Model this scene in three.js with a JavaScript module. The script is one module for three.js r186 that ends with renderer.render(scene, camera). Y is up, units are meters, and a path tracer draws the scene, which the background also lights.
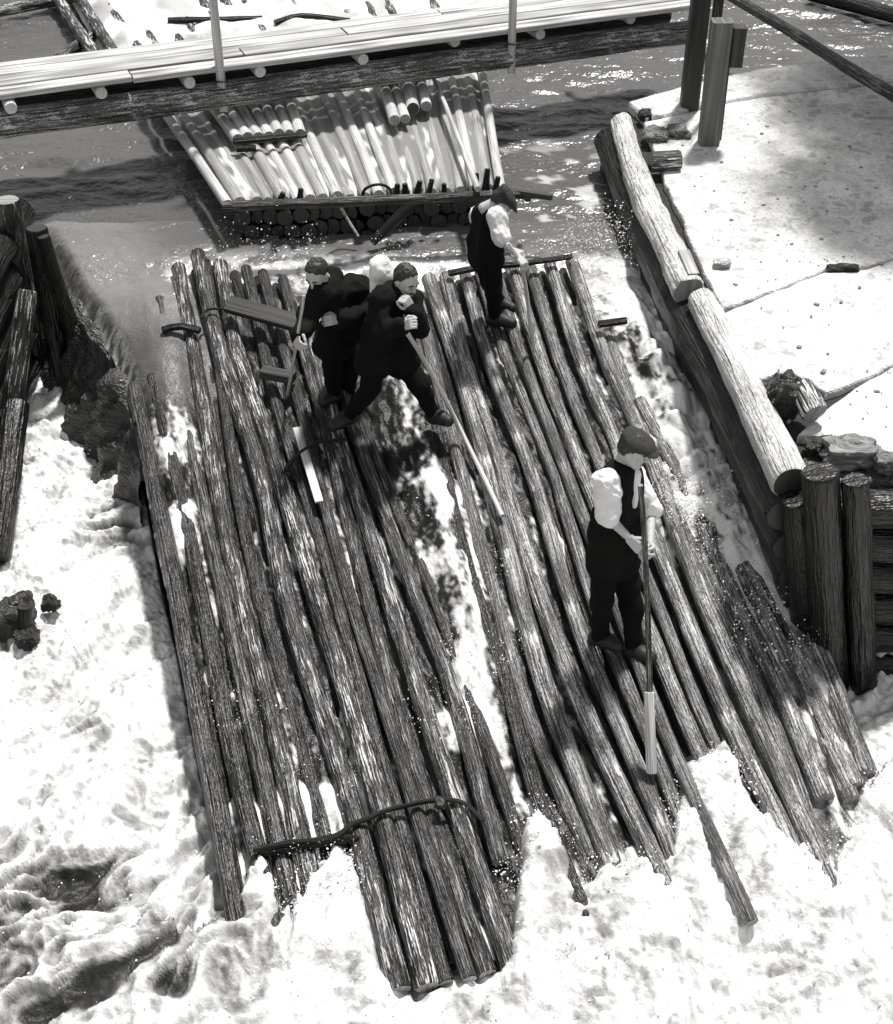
import * as THREE from 'three';
import { ImprovedNoise } from 'three/addons/math/ImprovedNoise.js';
import { mergeGeometries } from 'three/addons/utils/BufferGeometryUtils.js';

// ------------------------------------------------------------ camera, sky, sun, exposure
const scene = new THREE.Scene();
const CAM_Y = 6.75, PITCH = 36 * Math.PI / 180, FOV = 40, W = 893, H = 1024;
const camera = new THREE.PerspectiveCamera(FOV, W / H, 0.1, 2000);
camera.position.set(0, CAM_Y, 0);
camera.rotation.x = -PITCH;
scene.add(camera);

const SUN = new THREE.Vector3(0.16, 0.92, -0.34).normalize();
const SKY_GAIN = 0.6;
{
  const w = 256, h = 128, d = new Float32Array(w * h * 4);
  const nz = new ImprovedNoise();
  for (let j = 0; j < h; j++) for (let i = 0; i < w; i++) {
    const el = (j + 0.5) / h * Math.PI - Math.PI / 2, az = (i + 0.5) / w * Math.PI * 2;
    const dx = Math.cos(el) * Math.cos(az), dy = Math.sin(el), dz = Math.cos(el) * Math.sin(az);
    let v = dy < 0 ? 0.25 : 0.62 + 0.28 * Math.pow(1 - dy, 3);
    if (dy > 0) v += 0.3 * Math.max(0, nz.noise(dx * 2.2 + 3, dy * 4, dz * 2.2) + 0.4 * nz.noise(dx * 6, dy * 9, dz * 6));
    v *= SKY_GAIN;
    const k = (j * w + i) * 4;
    d[k] = v; d[k + 1] = v; d[k + 2] = v; d[k + 3] = 1;
  }
  const t = new THREE.DataTexture(d, w, h, THREE.RGBAFormat, THREE.FloatType);
  t.mapping = THREE.EquirectangularReflectionMapping; t.magFilter = THREE.LinearFilter; t.minFilter = THREE.LinearFilter;
  t.wrapS = THREE.RepeatWrapping; t.needsUpdate = true;
  scene.background = t; scene.environment = t;
}
const sun = new THREE.DirectionalLight(0xfffdf8, 4.6);
sun.position.copy(SUN).multiplyScalar(40).add(new THREE.Vector3(0, 0, -9));
sun.target.position.set(0, 0, -9); scene.add(sun); scene.add(sun.target);
sun.castShadow = true;
Object.assign(sun.shadow.camera, { left: -14, right: 14, top: 14, bottom: -14, near: 1, far: 90 });
sun.shadow.mapSize.set(4096, 4096); sun.shadow.radius = 9; sun.shadow.bias = -0.0005;
const renderer = new THREE.WebGLRenderer({ antialias: true });
renderer.setSize(W, H);
renderer.toneMapping = THREE.LinearToneMapping;
renderer.toneMappingExposure = 1.25;
renderer.shadowMap.enabled = true;

// ------------------------------------------------------------ helpers
let seed = 12345;
function rnd() { seed = (seed * 1664525 + 1013904223) >>> 0; return seed / 4294967296; }
const rr = (a, b) => a + (b - a) * rnd();
const noise = new ImprovedNoise();
const N = (x, y, z = 0) => noise.noise(x + 31.7, y + 17.3, z + 5.1);
const fbm = (x, y, z, o = 4) => { let s = 0, a = 0.5; for (let i = 0; i < o; i++) { s += a * N(x, y, z + i * 7.7); x *= 2.03; y *= 2.03; z *= 2.03; a *= 0.5; } return s; };
const clamp = (x, a = 0, b = 1) => Math.min(b, Math.max(a, x));
const sstep = (a, b, x) => { const t = clamp((x - a) / (b - a)); return t * t * (3 - 2 * t); };
const lerp = (a, b, t) => a + (b - a) * t;
const V = (x, y, z) => new THREE.Vector3(x, y, z);
const used = {};
function numbered(name) {
  if (used[name] === undefined) { used[name] = 0; return name; }
  used[name]++; return `${name}_${String(used[name]).padStart(3, '0')}`;
}
function tag(o, label, category, group) { o.userData = { label, category }; if (group) o.userData.group = group; return o; }
function thing(name, label, category, pos = V(0, 0, 0), group) {
  const o = new THREE.Group(); o.name = numbered(name); o.position.copy(pos); scene.add(o);
  return tag(o, label, category, group);
}
function part(name, geo, mat, parent) {      // geo in world axes; moved into the parent's
  const m = new THREE.Mesh(geo, mat); m.name = name; m.castShadow = m.receiveShadow = true;
  const p = new THREE.Vector3(); let q = parent; while (q && q !== scene) { p.add(q.position); q = q.parent; }
  geo.translate(-p.x, -p.y, -p.z);
  parent.add(m); return m;
}
function single(name, geo, mat, label, category, group) {
  const m = new THREE.Mesh(geo, mat); m.name = numbered(name); m.castShadow = m.receiveShadow = true; scene.add(m);
  geo.computeBoundingBox(); const b = geo.boundingBox; const c = V((b.min.x + b.max.x) / 2, b.min.y, (b.min.z + b.max.z) / 2);
  geo.translate(-c.x, -c.y, -c.z); m.position.copy(c);
  if (label) tag(m, label, category, group); return m;
}
function struct(name, geo, mat) {
  const m = new THREE.Mesh(geo, mat); m.name = numbered(name); m.castShadow = m.receiveShadow = true; m.userData.kind = 'structure'; scene.add(m); return m;
}
// surveying: where a sight line from the photographer's stand meets a real plane
const F = (H / 2) / Math.tan(FOV * Math.PI / 360), CP = Math.cos(PITCH), SP = Math.sin(PITCH);
const RB = 0.2493, RA = 0.69 - RB * 6.9;                       // raft slope: y = RA + RB * h, h = metres from the camera
const raftY = h => RA + RB * h;
function sight(px, py) { const X = (px - W / 2) / F, Y = (H / 2 - py) / F; return [X, Y * CP - SP, CP + Y * SP]; }
function slopeP(px, py, A, B, off = 0) { const [x, y, h] = sight(px, py); const t = (CAM_Y - A - off) / (B * h - y); return V(x * t, CAM_Y + y * t, -h * t); }
const rp = (px, py, off = 0) => slopeP(px, py, RA, RB, off);
const hp = (px, py, y) => slopeP(px, py, y, 0);
const BB = 0.043, BA = 1.7 - BB * 7.18;
const bankY = h => BA + BB * h;
const bp = (px, py, off = 0) => slopeP(px, py, BA, BB, off);
function vp(px, py, hh) { const [x, y, h] = sight(px, py); const t = hh / h; return V(x * t, CAM_Y + y * t, -hh); }

// ------------------------------------------------------------ textures
function tex(w, h, fn, color = false) {
  const d = new Uint8Array(w * h * 4);
  for (let j = 0; j < h; j++) for (let i = 0; i < w; i++) { const v = clamp(fn(i / w, j / h, i, j)) * 255, k = (j * w + i) * 4; d[k] = d[k + 1] = d[k + 2] = v; d[k + 3] = 255; }
  const t = new THREE.DataTexture(d, w, h); t.wrapS = t.wrapT = THREE.RepeatWrapping; t.magFilter = THREE.LinearFilter; t.minFilter = THREE.LinearMipmapLinearFilter; t.generateMipmaps = true;
  if (color) t.colorSpace = THREE.SRGBColorSpace; t.needsUpdate = true; return t;
}
// noise that wraps in u and v
function wrapN(u, v, fu, fv, s) {
  const a = u * Math.PI * 2, r = fu / 6.2832, b = v * fv;
  const n0 = noise.noise(Math.cos(a) * r + s, Math.sin(a) * r + s * 1.7, b), n1 = noise.noise(Math.cos(a) * r + s, Math.sin(a) * r + s * 1.7, b - fv);
  return lerp(n0, n1, v);
}
// bark: u round the log, v along it (1.6 m a repeat)
function barkField(u, v) {
  const s1 = wrapN(u + 0.02 * wrapN(u, v, 4, 6, 9), v, 26, 3, 1), s2 = wrapN(u, v, 54, 13, 2), s3 = wrapN(u, v, 9, 9, 3), s4 = wrapN(u, v, 130, 60, 4);
  return [s1, s2, s3, s4];
}
const barkMap = tex(512, 1024, (u, v) => {
  const [a, b, c, d] = barkField(u, v);
  const e = wrapN(u, v, 3, 5, 7), f = wrapN(u, v, 14, 12, 8);
  const t = 0.55 * a + 0.55 * b + 0.3 * d + 0.3 * e;
  let x = 0.2 + 0.2 * (b + d + e) + 0.62 * sstep(0.0, 0.34, t);
  x += 0.35 * sstep(0.3, 0.42, f + 0.25 * b) - 0.3 * sstep(0.28, 0.4, -f + 0.3 * a);
  x -= 0.4 * sstep(0.16, 0.3, wrapN(u, v, 44, 5, 6));             // long cracks
  return clamp(x, 0.03, 1);
}, true);
const barkMap2 = tex(512, 1024, (u, v) => {
  const [a, b, c, d] = barkField(u + 0.3, v + 0.4), e = wrapN(u, v, 4, 4, 17), k = wrapN(u, v, 160, 90, 18);
  const t = 0.45 * a + 0.4 * b + 0.4 * d + 0.35 * e + 0.3 * k;
  return clamp(0.36 + 0.5 * sstep(-0.16, 0.34, t) + 0.18 * k - 0.36 * sstep(0.18, 0.32, wrapN(u, v, 40, 3, 19)) + 0.3 * sstep(0.3, 0.4, c + 0.3 * d), 0.05, 1);
}, true);
const paleMap = tex(256, 512, (u, v) => 0.8 + 0.22 * wrapN(u, v, 50, 4, 61) + 0.14 * wrapN(u, v, 120, 40, 62) + 0.1 * wrapN(u, v, 3, 3, 63) - 0.25 * sstep(0.25, 0.4, wrapN(u, v, 36, 3, 64)), true);
const barkBump = tex(512, 1024, (u, v) => { const [a, b, c, d] = barkField(u, v); return 0.55 + 0.5 * a + 0.3 * b + 0.2 * d - 0.5 * sstep(0.16, 0.3, wrapN(u, v, 44, 5, 6)); });
const woodMap = tex(256, 1024, (u, v) => 0.8 + 0.3 * wrapN(u, v, 40, 3, 11) + 0.18 * wrapN(u, v, 8, 5, 12) - 0.25 * sstep(0.2, 0.4, wrapN(u, v, 24, 2, 13)), true);
const stoneMap = tex(1024, 1024, (u, v) => {
  const a = wrapN(u, v, 5, 5, 21), b = wrapN(u, v, 18, 18, 22), c = wrapN(u, v, 70, 70, 23), d = wrapN(u, v, 180, 180, 24);
  return 0.86 + 0.18 * a + 0.14 * b + 0.12 * c + 0.1 * d - 0.22 * sstep(0.2, 0.45, b + 0.4 * c);
}, true);
const stoneBump = tex(1024, 1024, (u, v) => 0.5 + 0.5 * wrapN(u, v, 14, 14, 25) + 0.3 * wrapN(u, v, 50, 50, 26) + 0.2 * wrapN(u, v, 150, 150, 27));
const foamBump = tex(1024, 1024, (u, v) => {
  const a = Math.abs(wrapN(u, v, 10, 10, 31)), b = Math.abs(wrapN(u, v, 28, 28, 32)), c = Math.abs(wrapN(u, v, 70, 70, 33));
  return 0.2 + 0.7 * a + 0.55 * b + 0.4 * c;
});
const waveBump = tex(512, 512, (u, v) => 0.5 + 0.4 * wrapN(u, v, 7, 10, 41) + 0.3 * wrapN(u, v, 18, 26, 42) + 0.15 * wrapN(u, v, 46, 60, 43));
const clothBump = tex(256, 256, (u, v, i, j) => 0.5 + 0.2 * Math.sin((i + j) * 0.8) + 0.5 * wrapN(u, v, 30, 30, 51));

const grey = v => new THREE.Color().setRGB(v, v, v);
const mat = (v, rough, o = {}) => new THREE.MeshStandardMaterial({ color: grey(v), roughness: rough, ...o });
const M = {
  bark: [0.4, 0.6, 0.8, 0.22, 0.9].map(v => mat(v, 0.48, { map: barkMap, bumpMap: barkBump, bumpScale: 0.012 })),
  barkDry: [0.46, 0.58, 0.7, 0.34].map(v => mat(v, 0.48, { map: barkMap2, bumpMap: barkBump, bumpScale: 0.01 })),
  barkWet: [0.015, 0.045, 0.11].map(v => mat(v, 0.4, { map: barkMap, bumpMap: barkBump, bumpScale: 0.014 })),
  barkPale: [0.75, 0.9].map(v => mat(v, 0.6, { map: barkMap, bumpMap: barkBump, bumpScale: 0.008 })),
  curb: mat(0.8, 0.7, { map: stoneMap, bumpMap: barkBump, bumpScale: 0.02 }),
  cut: mat(0.42, 0.7, { map: woodMap }), cutGrey: mat(0.035, 0.7, { map: woodMap }), cutWet: mat(0.05, 0.5, { map: woodMap }),
  plank: mat(0.72, 0.7, { map: woodMap, bumpMap: woodMap, bumpScale: 0.004 }),
  smoothGrey: mat(0.5, 0.5, { map: paleMap, bumpMap: woodMap, bumpScale: 0.003 }),
  smooth: mat(0.8, 0.6, { map: paleMap, bumpMap: woodMap, bumpScale: 0.003 }),
  plankGrey: mat(0.5, 0.7, { map: woodMap, bumpMap: woodMap, bumpScale: 0.004 }),
  darkWood: mat(0.05, 0.6, { map: woodMap, bumpMap: woodMap, bumpScale: 0.005 }),
  peeled: mat(0.7, 0.55, { map: woodMap }), whitePeel: mat(0.85, 0.5, { map: woodMap }),
  witheBark: mat(0.045, 0.7, { map: barkMap, bumpMap: barkBump, bumpScale: 0.008 }),
  withe: mat(0.018, 0.6, {}), iron: mat(0.05, 0.5, { metalness: 0.6 }),
  stone: mat(0.9, 0.85, { map: stoneMap, bumpMap: stoneBump, bumpScale: 0.02 }),
  rock: mat(0.34, 0.8, { map: stoneMap, bumpMap: stoneBump, bumpScale: 0.03 }),
  rockDark: mat(0.06, 0.45, { map: stoneMap, bumpMap: stoneBump, bumpScale: 0.04 }),
  earth: mat(0.04, 0.9, { map: stoneMap, bumpMap: stoneBump, bumpScale: 0.03 }),
  foam: mat(1, 0.55, { vertexColors: true, bumpMap: foamBump, bumpScale: 0.008 }),
  water: mat(1, 0.28, { vertexColors: true, bumpMap: waveBump, bumpScale: 0.02 }),
  chute: new THREE.MeshPhysicalMaterial({ color: grey(1), roughness: 0.42, specularIntensity: 0.6, vertexColors: true, bumpMap: foamBump, bumpScale: 0.007 }),
  drop: mat(0.9, 0.4),
  skin: mat(0.42, 0.6), cloth: new THREE.MeshPhysicalMaterial({ color: grey(0.008), roughness: 0.95, specularIntensity: 0.25, bumpMap: clothBump, bumpScale: 0.003 }), trousers: new THREE.MeshPhysicalMaterial({ color: grey(0.006), roughness: 0.95, specularIntensity: 0.25, bumpMap: clothBump, bumpScale: 0.003 }),
  shirt: mat(0.74, 0.8, { bumpMap: clothBump, bumpScale: 0.002 }), hair: mat(0.018, 0.6), shoe: mat(0.008, 0.6), cap: mat(0.022, 0.8, { bumpMap: clothBump, bumpScale: 0.003 }),
  needles: mat(0.05, 0.8),
};

// ------------------------------------------------------------ log geometry along world points
function logGeo(pts, r0, r1, o = {}) {
  const curve = pts.length > 2 ? new THREE.CatmullRomCurve3(pts, false, 'centripetal') : new THREE.LineCurve3(pts[0], pts[1]);
  const len = curve.getLength(), nl = Math.max(4, Math.round(len * (o.seg ?? 9))), nr = o.nr ?? 14, s = rnd() * 100;
  const pos = [], uv = [], idx = [], u0 = rnd(), v0 = rnd() * 3, knob = o.knob ?? 0.1;
  const up = V(0, 1, 0), T = V(), S = V(), Q = V(), P = V();
  const ring = (t, rad, inset) => {
    curve.getPointAt(clamp(t, 0, 1), P); curve.getTangentAt(clamp(t, 0, 1), T);
    if (Math.abs(T.y) > 0.95) S.set(1, 0, 0).cross(T).normalize(); else S.crossVectors(T, up).normalize();
    Q.crossVectors(S, T).normalize();
    P.x += 0.012 * N(t * len * 0.6, s, 3); P.z += 0.012 * N(t * len * 0.6, s, 9); P.y += 0.02 * N(t * len * 0.5, s, 15);
    for (let i = 0; i <= nr; i++) {
      const a = (i % nr) / nr * Math.PI * 2, ca = Math.cos(a), sa = Math.sin(a);
      const k = rad * (1 + knob * N(ca * 1.6 + s, sa * 1.6, t * len * 2.2) + 0.6 * knob * N(ca * 3 + s, sa * 3, t * len * 7));
      pos.push(P.x + (S.x * ca + Q.x * sa) * k + T.x * inset, P.y + (S.y * ca + Q.y * sa) * k + T.y * inset, P.z + (S.z * ca + Q.z * sa) * k + T.z * inset);
      uv.push(u0 + i / nr * Math.max(1, Math.round(rad / 0.09)), v0 + t * len / 1.6);
    }
  };
  const bev = Math.min(0.02, r0 * 0.15);
  ring(0, r0 * 0.9, 0);
  for (let j = 0; j <= nl; j++) { const t = lerp(bev / len, 1 - bev / len, j / nl); ring(t, lerp(r0, r1, t), 0); }
  ring(1, r1 * 0.9, 0);
  const rows = nl + 3;
  for (let j = 0; j < rows - 1; j++) for (let i = 0; i < nr; i++) { const a = j * (nr + 1) + i, b = a + nr + 1; idx.push(a, b, a + 1, b, b + 1, a + 1); }
  const g = new THREE.BufferGeometry();
  g.setAttribute('position', new THREE.Float32BufferAttribute(pos, 3)); g.setAttribute('uv', new THREE.Float32BufferAttribute(uv, 2)); g.setIndex(idx);
  g.computeVertexNormals();
  // weld normals at seam
  const nn = g.attributes.normal; for (let j = 0; j < rows; j++) { const a = j * (nr + 1), b = a + nr; const x = nn.getX(a) + nn.getX(b), y = nn.getY(a) + nn.getY(b), z = nn.getZ(a) + nn.getZ(b), l = Math.hypot(x, y, z) || 1; nn.setXYZ(a, x / l, y / l, z / l); nn.setXYZ(b, x / l, y / l, z / l); }
  // end caps
  const cp = [], cn = [], cu = [], ci = [];
  for (const [row, sg] of [[0, -1], [rows - 1, 1]]) {
    const base = cp.length / 3, t = sg < 0 ? 0 : 1; curve.getTangentAt(t, T); T.multiplyScalar(sg);
    let cx = 0, cy = 0, cz = 0; for (let i = 0; i < nr; i++) { const k = (row * (nr + 1) + i) * 3; cx += pos[k] / nr; cy += pos[k + 1] / nr; cz += pos[k + 2] / nr; }
    cp.push(cx, cy, cz); cn.push(T.x, T.y, T.z); cu.push(0.5, 0.5);
    for (let i = 0; i <= nr; i++) { const k = (row * (nr + 1) + i) * 3; cp.push(pos[k], pos[k + 1], pos[k + 2]); cn.push(T.x, T.y, T.z); const a = i / nr * 6.2832; cu.push(0.5 + 0.1 * Math.cos(a), 0.5 + 0.1 * Math.sin(a)); }
    for (let i = 0; i < nr; i++) sg < 0 ? ci.push(base, base + 1 + i, base + 2 + i) : ci.push(base, base + 2 + i, base + 1 + i);
  }
  const c = new THREE.BufferGeometry(); c.setAttribute('position', new THREE.Float32BufferAttribute(cp, 3)); c.setAttribute('normal', new THREE.Float32BufferAttribute(cn, 3)); c.setAttribute('uv', new THREE.Float32BufferAttribute(cu, 2)); c.setIndex(ci);
  return mergeGeometries([g, c], true);
}
const barkCut = m => [m, m === M.barkWet[0] || m === M.barkWet[1] ? M.cutWet : M.cut];
function boxAlong(a, b, w, h, o = {}) {       // a plank from a to b, w wide, h thick, edges softened, uv in metres
  const d = V().subVectors(b, a), len = d.length(); d.normalize();
  const side = V().crossVectors(d, Math.abs(d.y) > 0.98 ? V(0, 0, -1) : V(0, 1, 0)).normalize(), up = V().crossVectors(side, d).normalize();
  if (o.roll) { side.applyAxisAngle(d, o.roll); up.applyAxisAngle(d, o.roll); }
  const nl = Math.max(2, Math.round(len * 3)), s = rnd() * 50, e = Math.min(w, h) * 0.12;
  const prof = [[-w / 2 + e, -h / 2], [w / 2 - e, -h / 2], [w / 2, -h / 2 + e], [w / 2, h / 2 - e], [w / 2 - e, h / 2], [-w / 2 + e, h / 2], [-w / 2, h / 2 - e], [-w / 2, -h / 2 + e]];
  const pos = [], uv = [], idx = [], u0 = rnd();
  for (let j = 0; j < nl; j++) for (let i = 0; i < 8; i++) {
    const q = (t, k) => { const [x, y] = prof[k % 8], wob = 0.006 * N(t * len * 0.7, s, 1), P = V().copy(a).addScaledVector(d, t * len).addScaledVector(side, x * (1 + 0.03 * N(t * 9, s, 2)) + wob).addScaledVector(up, y + wob); return P; };
    const t0 = j / nl, t1 = (j + 1) / nl, A = q(t0, i), B = q(t0, i + 1), C = q(t1, i), D = q(t1, i + 1), b0 = pos.length / 3;
    for (const p of [A, B, C, D]) pos.push(p.x, p.y, p.z);
    const c0 = u0 + i / 8, c1 = u0 + (i + 1) / 8; uv.push(c0, t0 * len / 2, c1, t0 * len / 2, c0, t1 * len / 2, c1, t1 * len / 2);
    idx.push(b0, b0 + 2, b0 + 1, b0 + 1, b0 + 2, b0 + 3);
  }
  for (const t of [0, 1]) { const b0 = pos.length / 3; for (let k = 0; k < 8; k++) { const P = V().copy(a).addScaledVector(d, t * len).addScaledVector(side, prof[k][0]).addScaledVector(up, prof[k][1]); pos.push(P.x, P.y, P.z); uv.push(u0 + prof[k][0], prof[k][1]); } for (let k = 1; k < 7; k++) t ? idx.push(b0, b0 + k + 1, b0 + k) : idx.push(b0, b0 + k, b0 + k + 1); }
  const g = new THREE.BufferGeometry(); g.setAttribute('position', new THREE.Float32BufferAttribute(pos, 3)); g.setAttribute('uv', new THREE.Float32BufferAttribute(uv, 2)); g.setIndex(idx);
  const f = g.toNonIndexed(); f.computeVertexNormals(); return f;
}
const tube = (pts, r, seg = 40, nr = 8) => new THREE.TubeGeometry(new THREE.CatmullRomCurve3(pts), seg, r, nr, false);
function closedTube(pts, r, seg = 40, nr = 8) {
  const g = tube(pts, r, seg, nr), a = new THREE.SphereGeometry(r, nr, 6), b = a.clone(); a.translate(...pts[0].toArray()); b.translate(...pts[pts.length - 1].toArray());
  return mergeGeometries([g, a, b]);
}
function rockGeo(c, rx, ry, rz, s, detail = 4, amp = 0.35) {
  const g = new THREE.IcosahedronGeometry(1, detail * 4), p = g.attributes.position, n = V(), uv = g.attributes.uv;
  for (let i = 0; i < p.count; i++) {
    n.fromBufferAttribute(p, i).normalize();
    let k = 1 + amp * N(n.x * 1.3 + s, n.y * 1.3, n.z * 1.3) + amp * 0.5 * N(n.x * 3 + s, n.y * 3, n.z * 3) + amp * 0.2 * N(n.x * 8 + s, n.y * 8, n.z * 8);
    const bx = Math.max(Math.abs(n.x), Math.abs(n.y), Math.abs(n.z)); k *= lerp(1, 0.72 / bx, 0.6);
    p.setXYZ(i, c.x + n.x * rx * k, c.y + n.y * ry * k, c.z + n.z * rz * k); uv.setXY(i, (n.x * rx + n.y) * 0.5, (n.z * rz + n.y * ry) * 0.5);
  }
  const m = mergeVerts(g); m.computeVertexNormals(); return m;
}
function mergeVerts(g) {
  const p = g.attributes.position, uv = g.attributes.uv, map = new Map(), pos = [], u = [], idx = [];
  for (let i = 0; i < p.count; i++) { const k = `${p.getX(i).toFixed(4)},${p.getY(i).toFixed(4)},${p.getZ(i).toFixed(4)}`; let j = map.get(k); if (j === undefined) { j = pos.length / 3; map.set(k, j); pos.push(p.getX(i), p.getY(i), p.getZ(i)); u.push(uv.getX(i), uv.getY(i)); } idx.push(j); }
  const o = new THREE.BufferGeometry(); o.setAttribute('position', new THREE.Float32BufferAttribute(pos, 3)); o.setAttribute('uv', new THREE.Float32BufferAttribute(u, 2)); o.setIndex(idx); return o;
}
// height sheet over rows of h and columns of s; fn(s, t) -> [x, y, h, colour]
function sheet(nx, nh, fn, uvs = 1) {
  const pos = new Float32Array((nx + 1) * (nh + 1) * 3), col = new Float32Array(pos.length), uv = new Float32Array((nx + 1) * (nh + 1) * 2), idx = new Uint32Array(nx * nh * 6);
  let k = 0;
  for (let j = 0; j <= nh; j++) for (let i = 0; i <= nx; i++, k++) {
    const [x, y, h, c] = fn(i / nx, j / nh);
    pos[k * 3] = x; pos[k * 3 + 1] = y; pos[k * 3 + 2] = -h; col[k * 3] = col[k * 3 + 1] = col[k * 3 + 2] = c; uv[k * 2] = x / uvs; uv[k * 2 + 1] = h / uvs;
  }
  k = 0; for (let j = 0; j < nh; j++) for (let i = 0; i < nx; i++) { const a = j * (nx + 1) + i, b = a + nx + 1; idx[k++] = a; idx[k++] = a + 1; idx[k++] = b; idx[k++] = b; idx[k++] = a + 1; idx[k++] = b + 1; }
  const g = new THREE.BufferGeometry(); g.setAttribute('position', new THREE.BufferAttribute(pos, 3)); g.setAttribute('color', new THREE.BufferAttribute(col, 3)); g.setAttribute('uv', new THREE.BufferAttribute(uv, 2)); g.setIndex(new THREE.BufferAttribute(idx, 1)); g.computeVertexNormals();
  return g;
}
const poly = pts => { const a = pts.slice().sort((p, q) => p[0] - q[0]); return x => { if (x <= a[0][0]) return a[0][1]; for (let i = 1; i < a.length; i++) if (x <= a[i][0]) return lerp(a[i - 1][1], a[i][1], (x - a[i - 1][0]) / (a[i][0] - a[i - 1][0])); return a[a.length - 1][1]; }; };
// spacing that is fine between a and b and coarse outside
const axis = (lo, a, b, hi) => t => t < 0.06 ? lerp(lo, a, Math.pow(t / 0.06, 0.4)) : t > 0.94 ? lerp(b, hi, Math.pow((t - 0.94) / 0.06, 2.5)) : lerp(a, b, (t - 0.06) / 0.88);

// ------------------------------------------------------------ ground and hills
struct('ground', (() => {
  const g = sheet(120, 120, (s, t) => {
    const x = lerp(-1, 1, s), z = lerp(-1, 1, t), X = Math.sign(x) * Math.pow(Math.abs(x), 2) * 500, Hh = 20 + Math.sign(z) * Math.pow(Math.abs(z), 2) * 500;
    const d = Math.max(Math.hypot(X * 0.9, Hh - 10) - 34, 0);
    return [X, -1.6 + 17 * (1 - Math.exp(-d / 45)) + 2 * N(X * 0.05, Hh * 0.05) * Math.min(1, d / 20), Hh, 1];
  }, 3); g.deleteAttribute('color'); return g;
})(), M.earth);

// ------------------------------------------------------------ river above the weir, water down the chute
const HC = 11.6, WUP = 1.5;
const lipPx = [[38, 226], [50, 240], [66, 268], [86, 294], [110, 332], [128, 386], [140, 450], [152, 520], [170, 600], [192, 720], [215, 850]];
const wallPx = [[606, 178], [622, 215], [655, 285], [690, 345], [715, 420], [748, 500], [790, 590], [835, 680], [868, 770], [880, 850]];
const onW = ([px, py]) => { let p = rp(px, py, -0.06); if (p.y > WUP) p = hp(px, py, WUP); return p; };
const lipW = lipPx.map(onW), wallW = wallPx.map(onW);
const xl = poly(lipW.map(p => [-p.z, p.x])), xr = poly(wallW.map(p => [-p.z, p.x]));
const frontPx = [[236, 920], [250, 860], [268, 858], [288, 955], [300, 870], [316, 890], [330, 850], [352, 850], [388, 1000], [512, 988], [520, 850], [536, 800], [552, 820], [588, 925], [602, 855], [640, 850], [668, 890], [682, 790], [696, 770], [722, 742], [735, 760], [752, 800], [800, 850], [828, 870], [850, 820], [885, 750]];
const frontW = frontPx.map(([a, b]) => rp(a, b, -0.03));
const hl0 = poly(frontW.map(p => [p.x, -p.z])), hl = x => (hl0(x - 0.06) + 2 * hl0(x) + hl0(x + 0.06)) / 4;
const smin = (a, b, k) => { const h = clamp(0.5 + 0.5 * (b - a) / k); return lerp(b, a, h) - k * h * (1 - h); };
const line = px => poly(px.map(([a, b]) => { const p = rp(a, b); return [-p.z, p.x]; }));
const gapX = line([[392, 330], [420, 420], [450, 560], [490, 700], [525, 830]]), leftX = line([[155, 270], [170, 400], [190, 560], [215, 700], [240, 850]]), rightX = line([[625, 300], [668, 400], [715, 500], [770, 600], [830, 740]]);
const gauss = q => Math.exp(-q * q);
function waterBase(x, h) { return smin(raftY(h) - 0.135 + 0.03 * sstep(0.15, 0.4, N((x + 0.24 * (h - 8)) * 2.2, h * 1.6, 131)) * sstep(9.2, 8, h) * sstep(0.6, -0.2, x) + 0.135 * gauss((x - gapX(h)) / 0.2) * sstep(6.0, 6.8, h) + 0.125 * gauss((x - leftX(h)) / 0.22) * sstep(7.4, 9.6, h) + 0.085 * gauss((x - rightX(h)) / 0.25), WUP, 0.22); }
function chuteY(x, h) {
  const tongue = sstep(1.1, 0.6, x - xl(h)) * sstep(8.8, 9.4, h), slope = sstep(11.2, 10.0, h) * (1 - 0.85 * tongue), xf = x + 0.24 * (h - 8);             // logs drift left as they climb
  let y = waterBase(x, h);
  y += slope * (0.06 * N(xf * 1.6, h * 0.45, 2) + 0.045 * N(xf * 4.5, h * 1.5, 4) + 0.03 * N(xf * 11, h * 4, 6) + 0.014 * N(xf * 26, h * 10, 8));
  y -= 0.6 * sstep(0.05, 0.6, hl(x) - h) * sstep(8, 7, h);
  y += 0.4 * tongue * (0.016 * N(x * 3 + 1.2 * h, h * 1.6, 185) + 0.007 * N(x * 9 + 4 * h, h * 4, 186));
  y += (1 - slope) * (0.02 * N(x * 1.8, h * 2.8, 12) + 0.012 * N(x * 4, h * 7, 14));
  y -= 0.12 * sstep(0.3, 0.0, Math.abs(h - 10.62)) * 0.3;
  const lx = x - xl(h); y -= 0.22 * Math.pow(sstep(0.2, -0.02, lx), 2) * sstep(11.9, 10.8, h);   // water rolls over the lip
  const cross = (px, x0, x1) => sstep(x0, x0 + 0.12, x) * sstep(x1, x1 - 0.12, x);
  y += 0.0 * sstep(0.9, 0.3, xr(h) - x) * sstep(7.6, 7.0, h);
  y += 0.13 * sstep(0.75, 0.15, xr(h) - x) * sstep(10.6, 9.4, h) * sstep(7.2, 7.9, h) * (0.6 + 1.2 * Math.abs(N(x * 5, h * 5, 33)));     // heaps against the wall
  return y;
}
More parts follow.
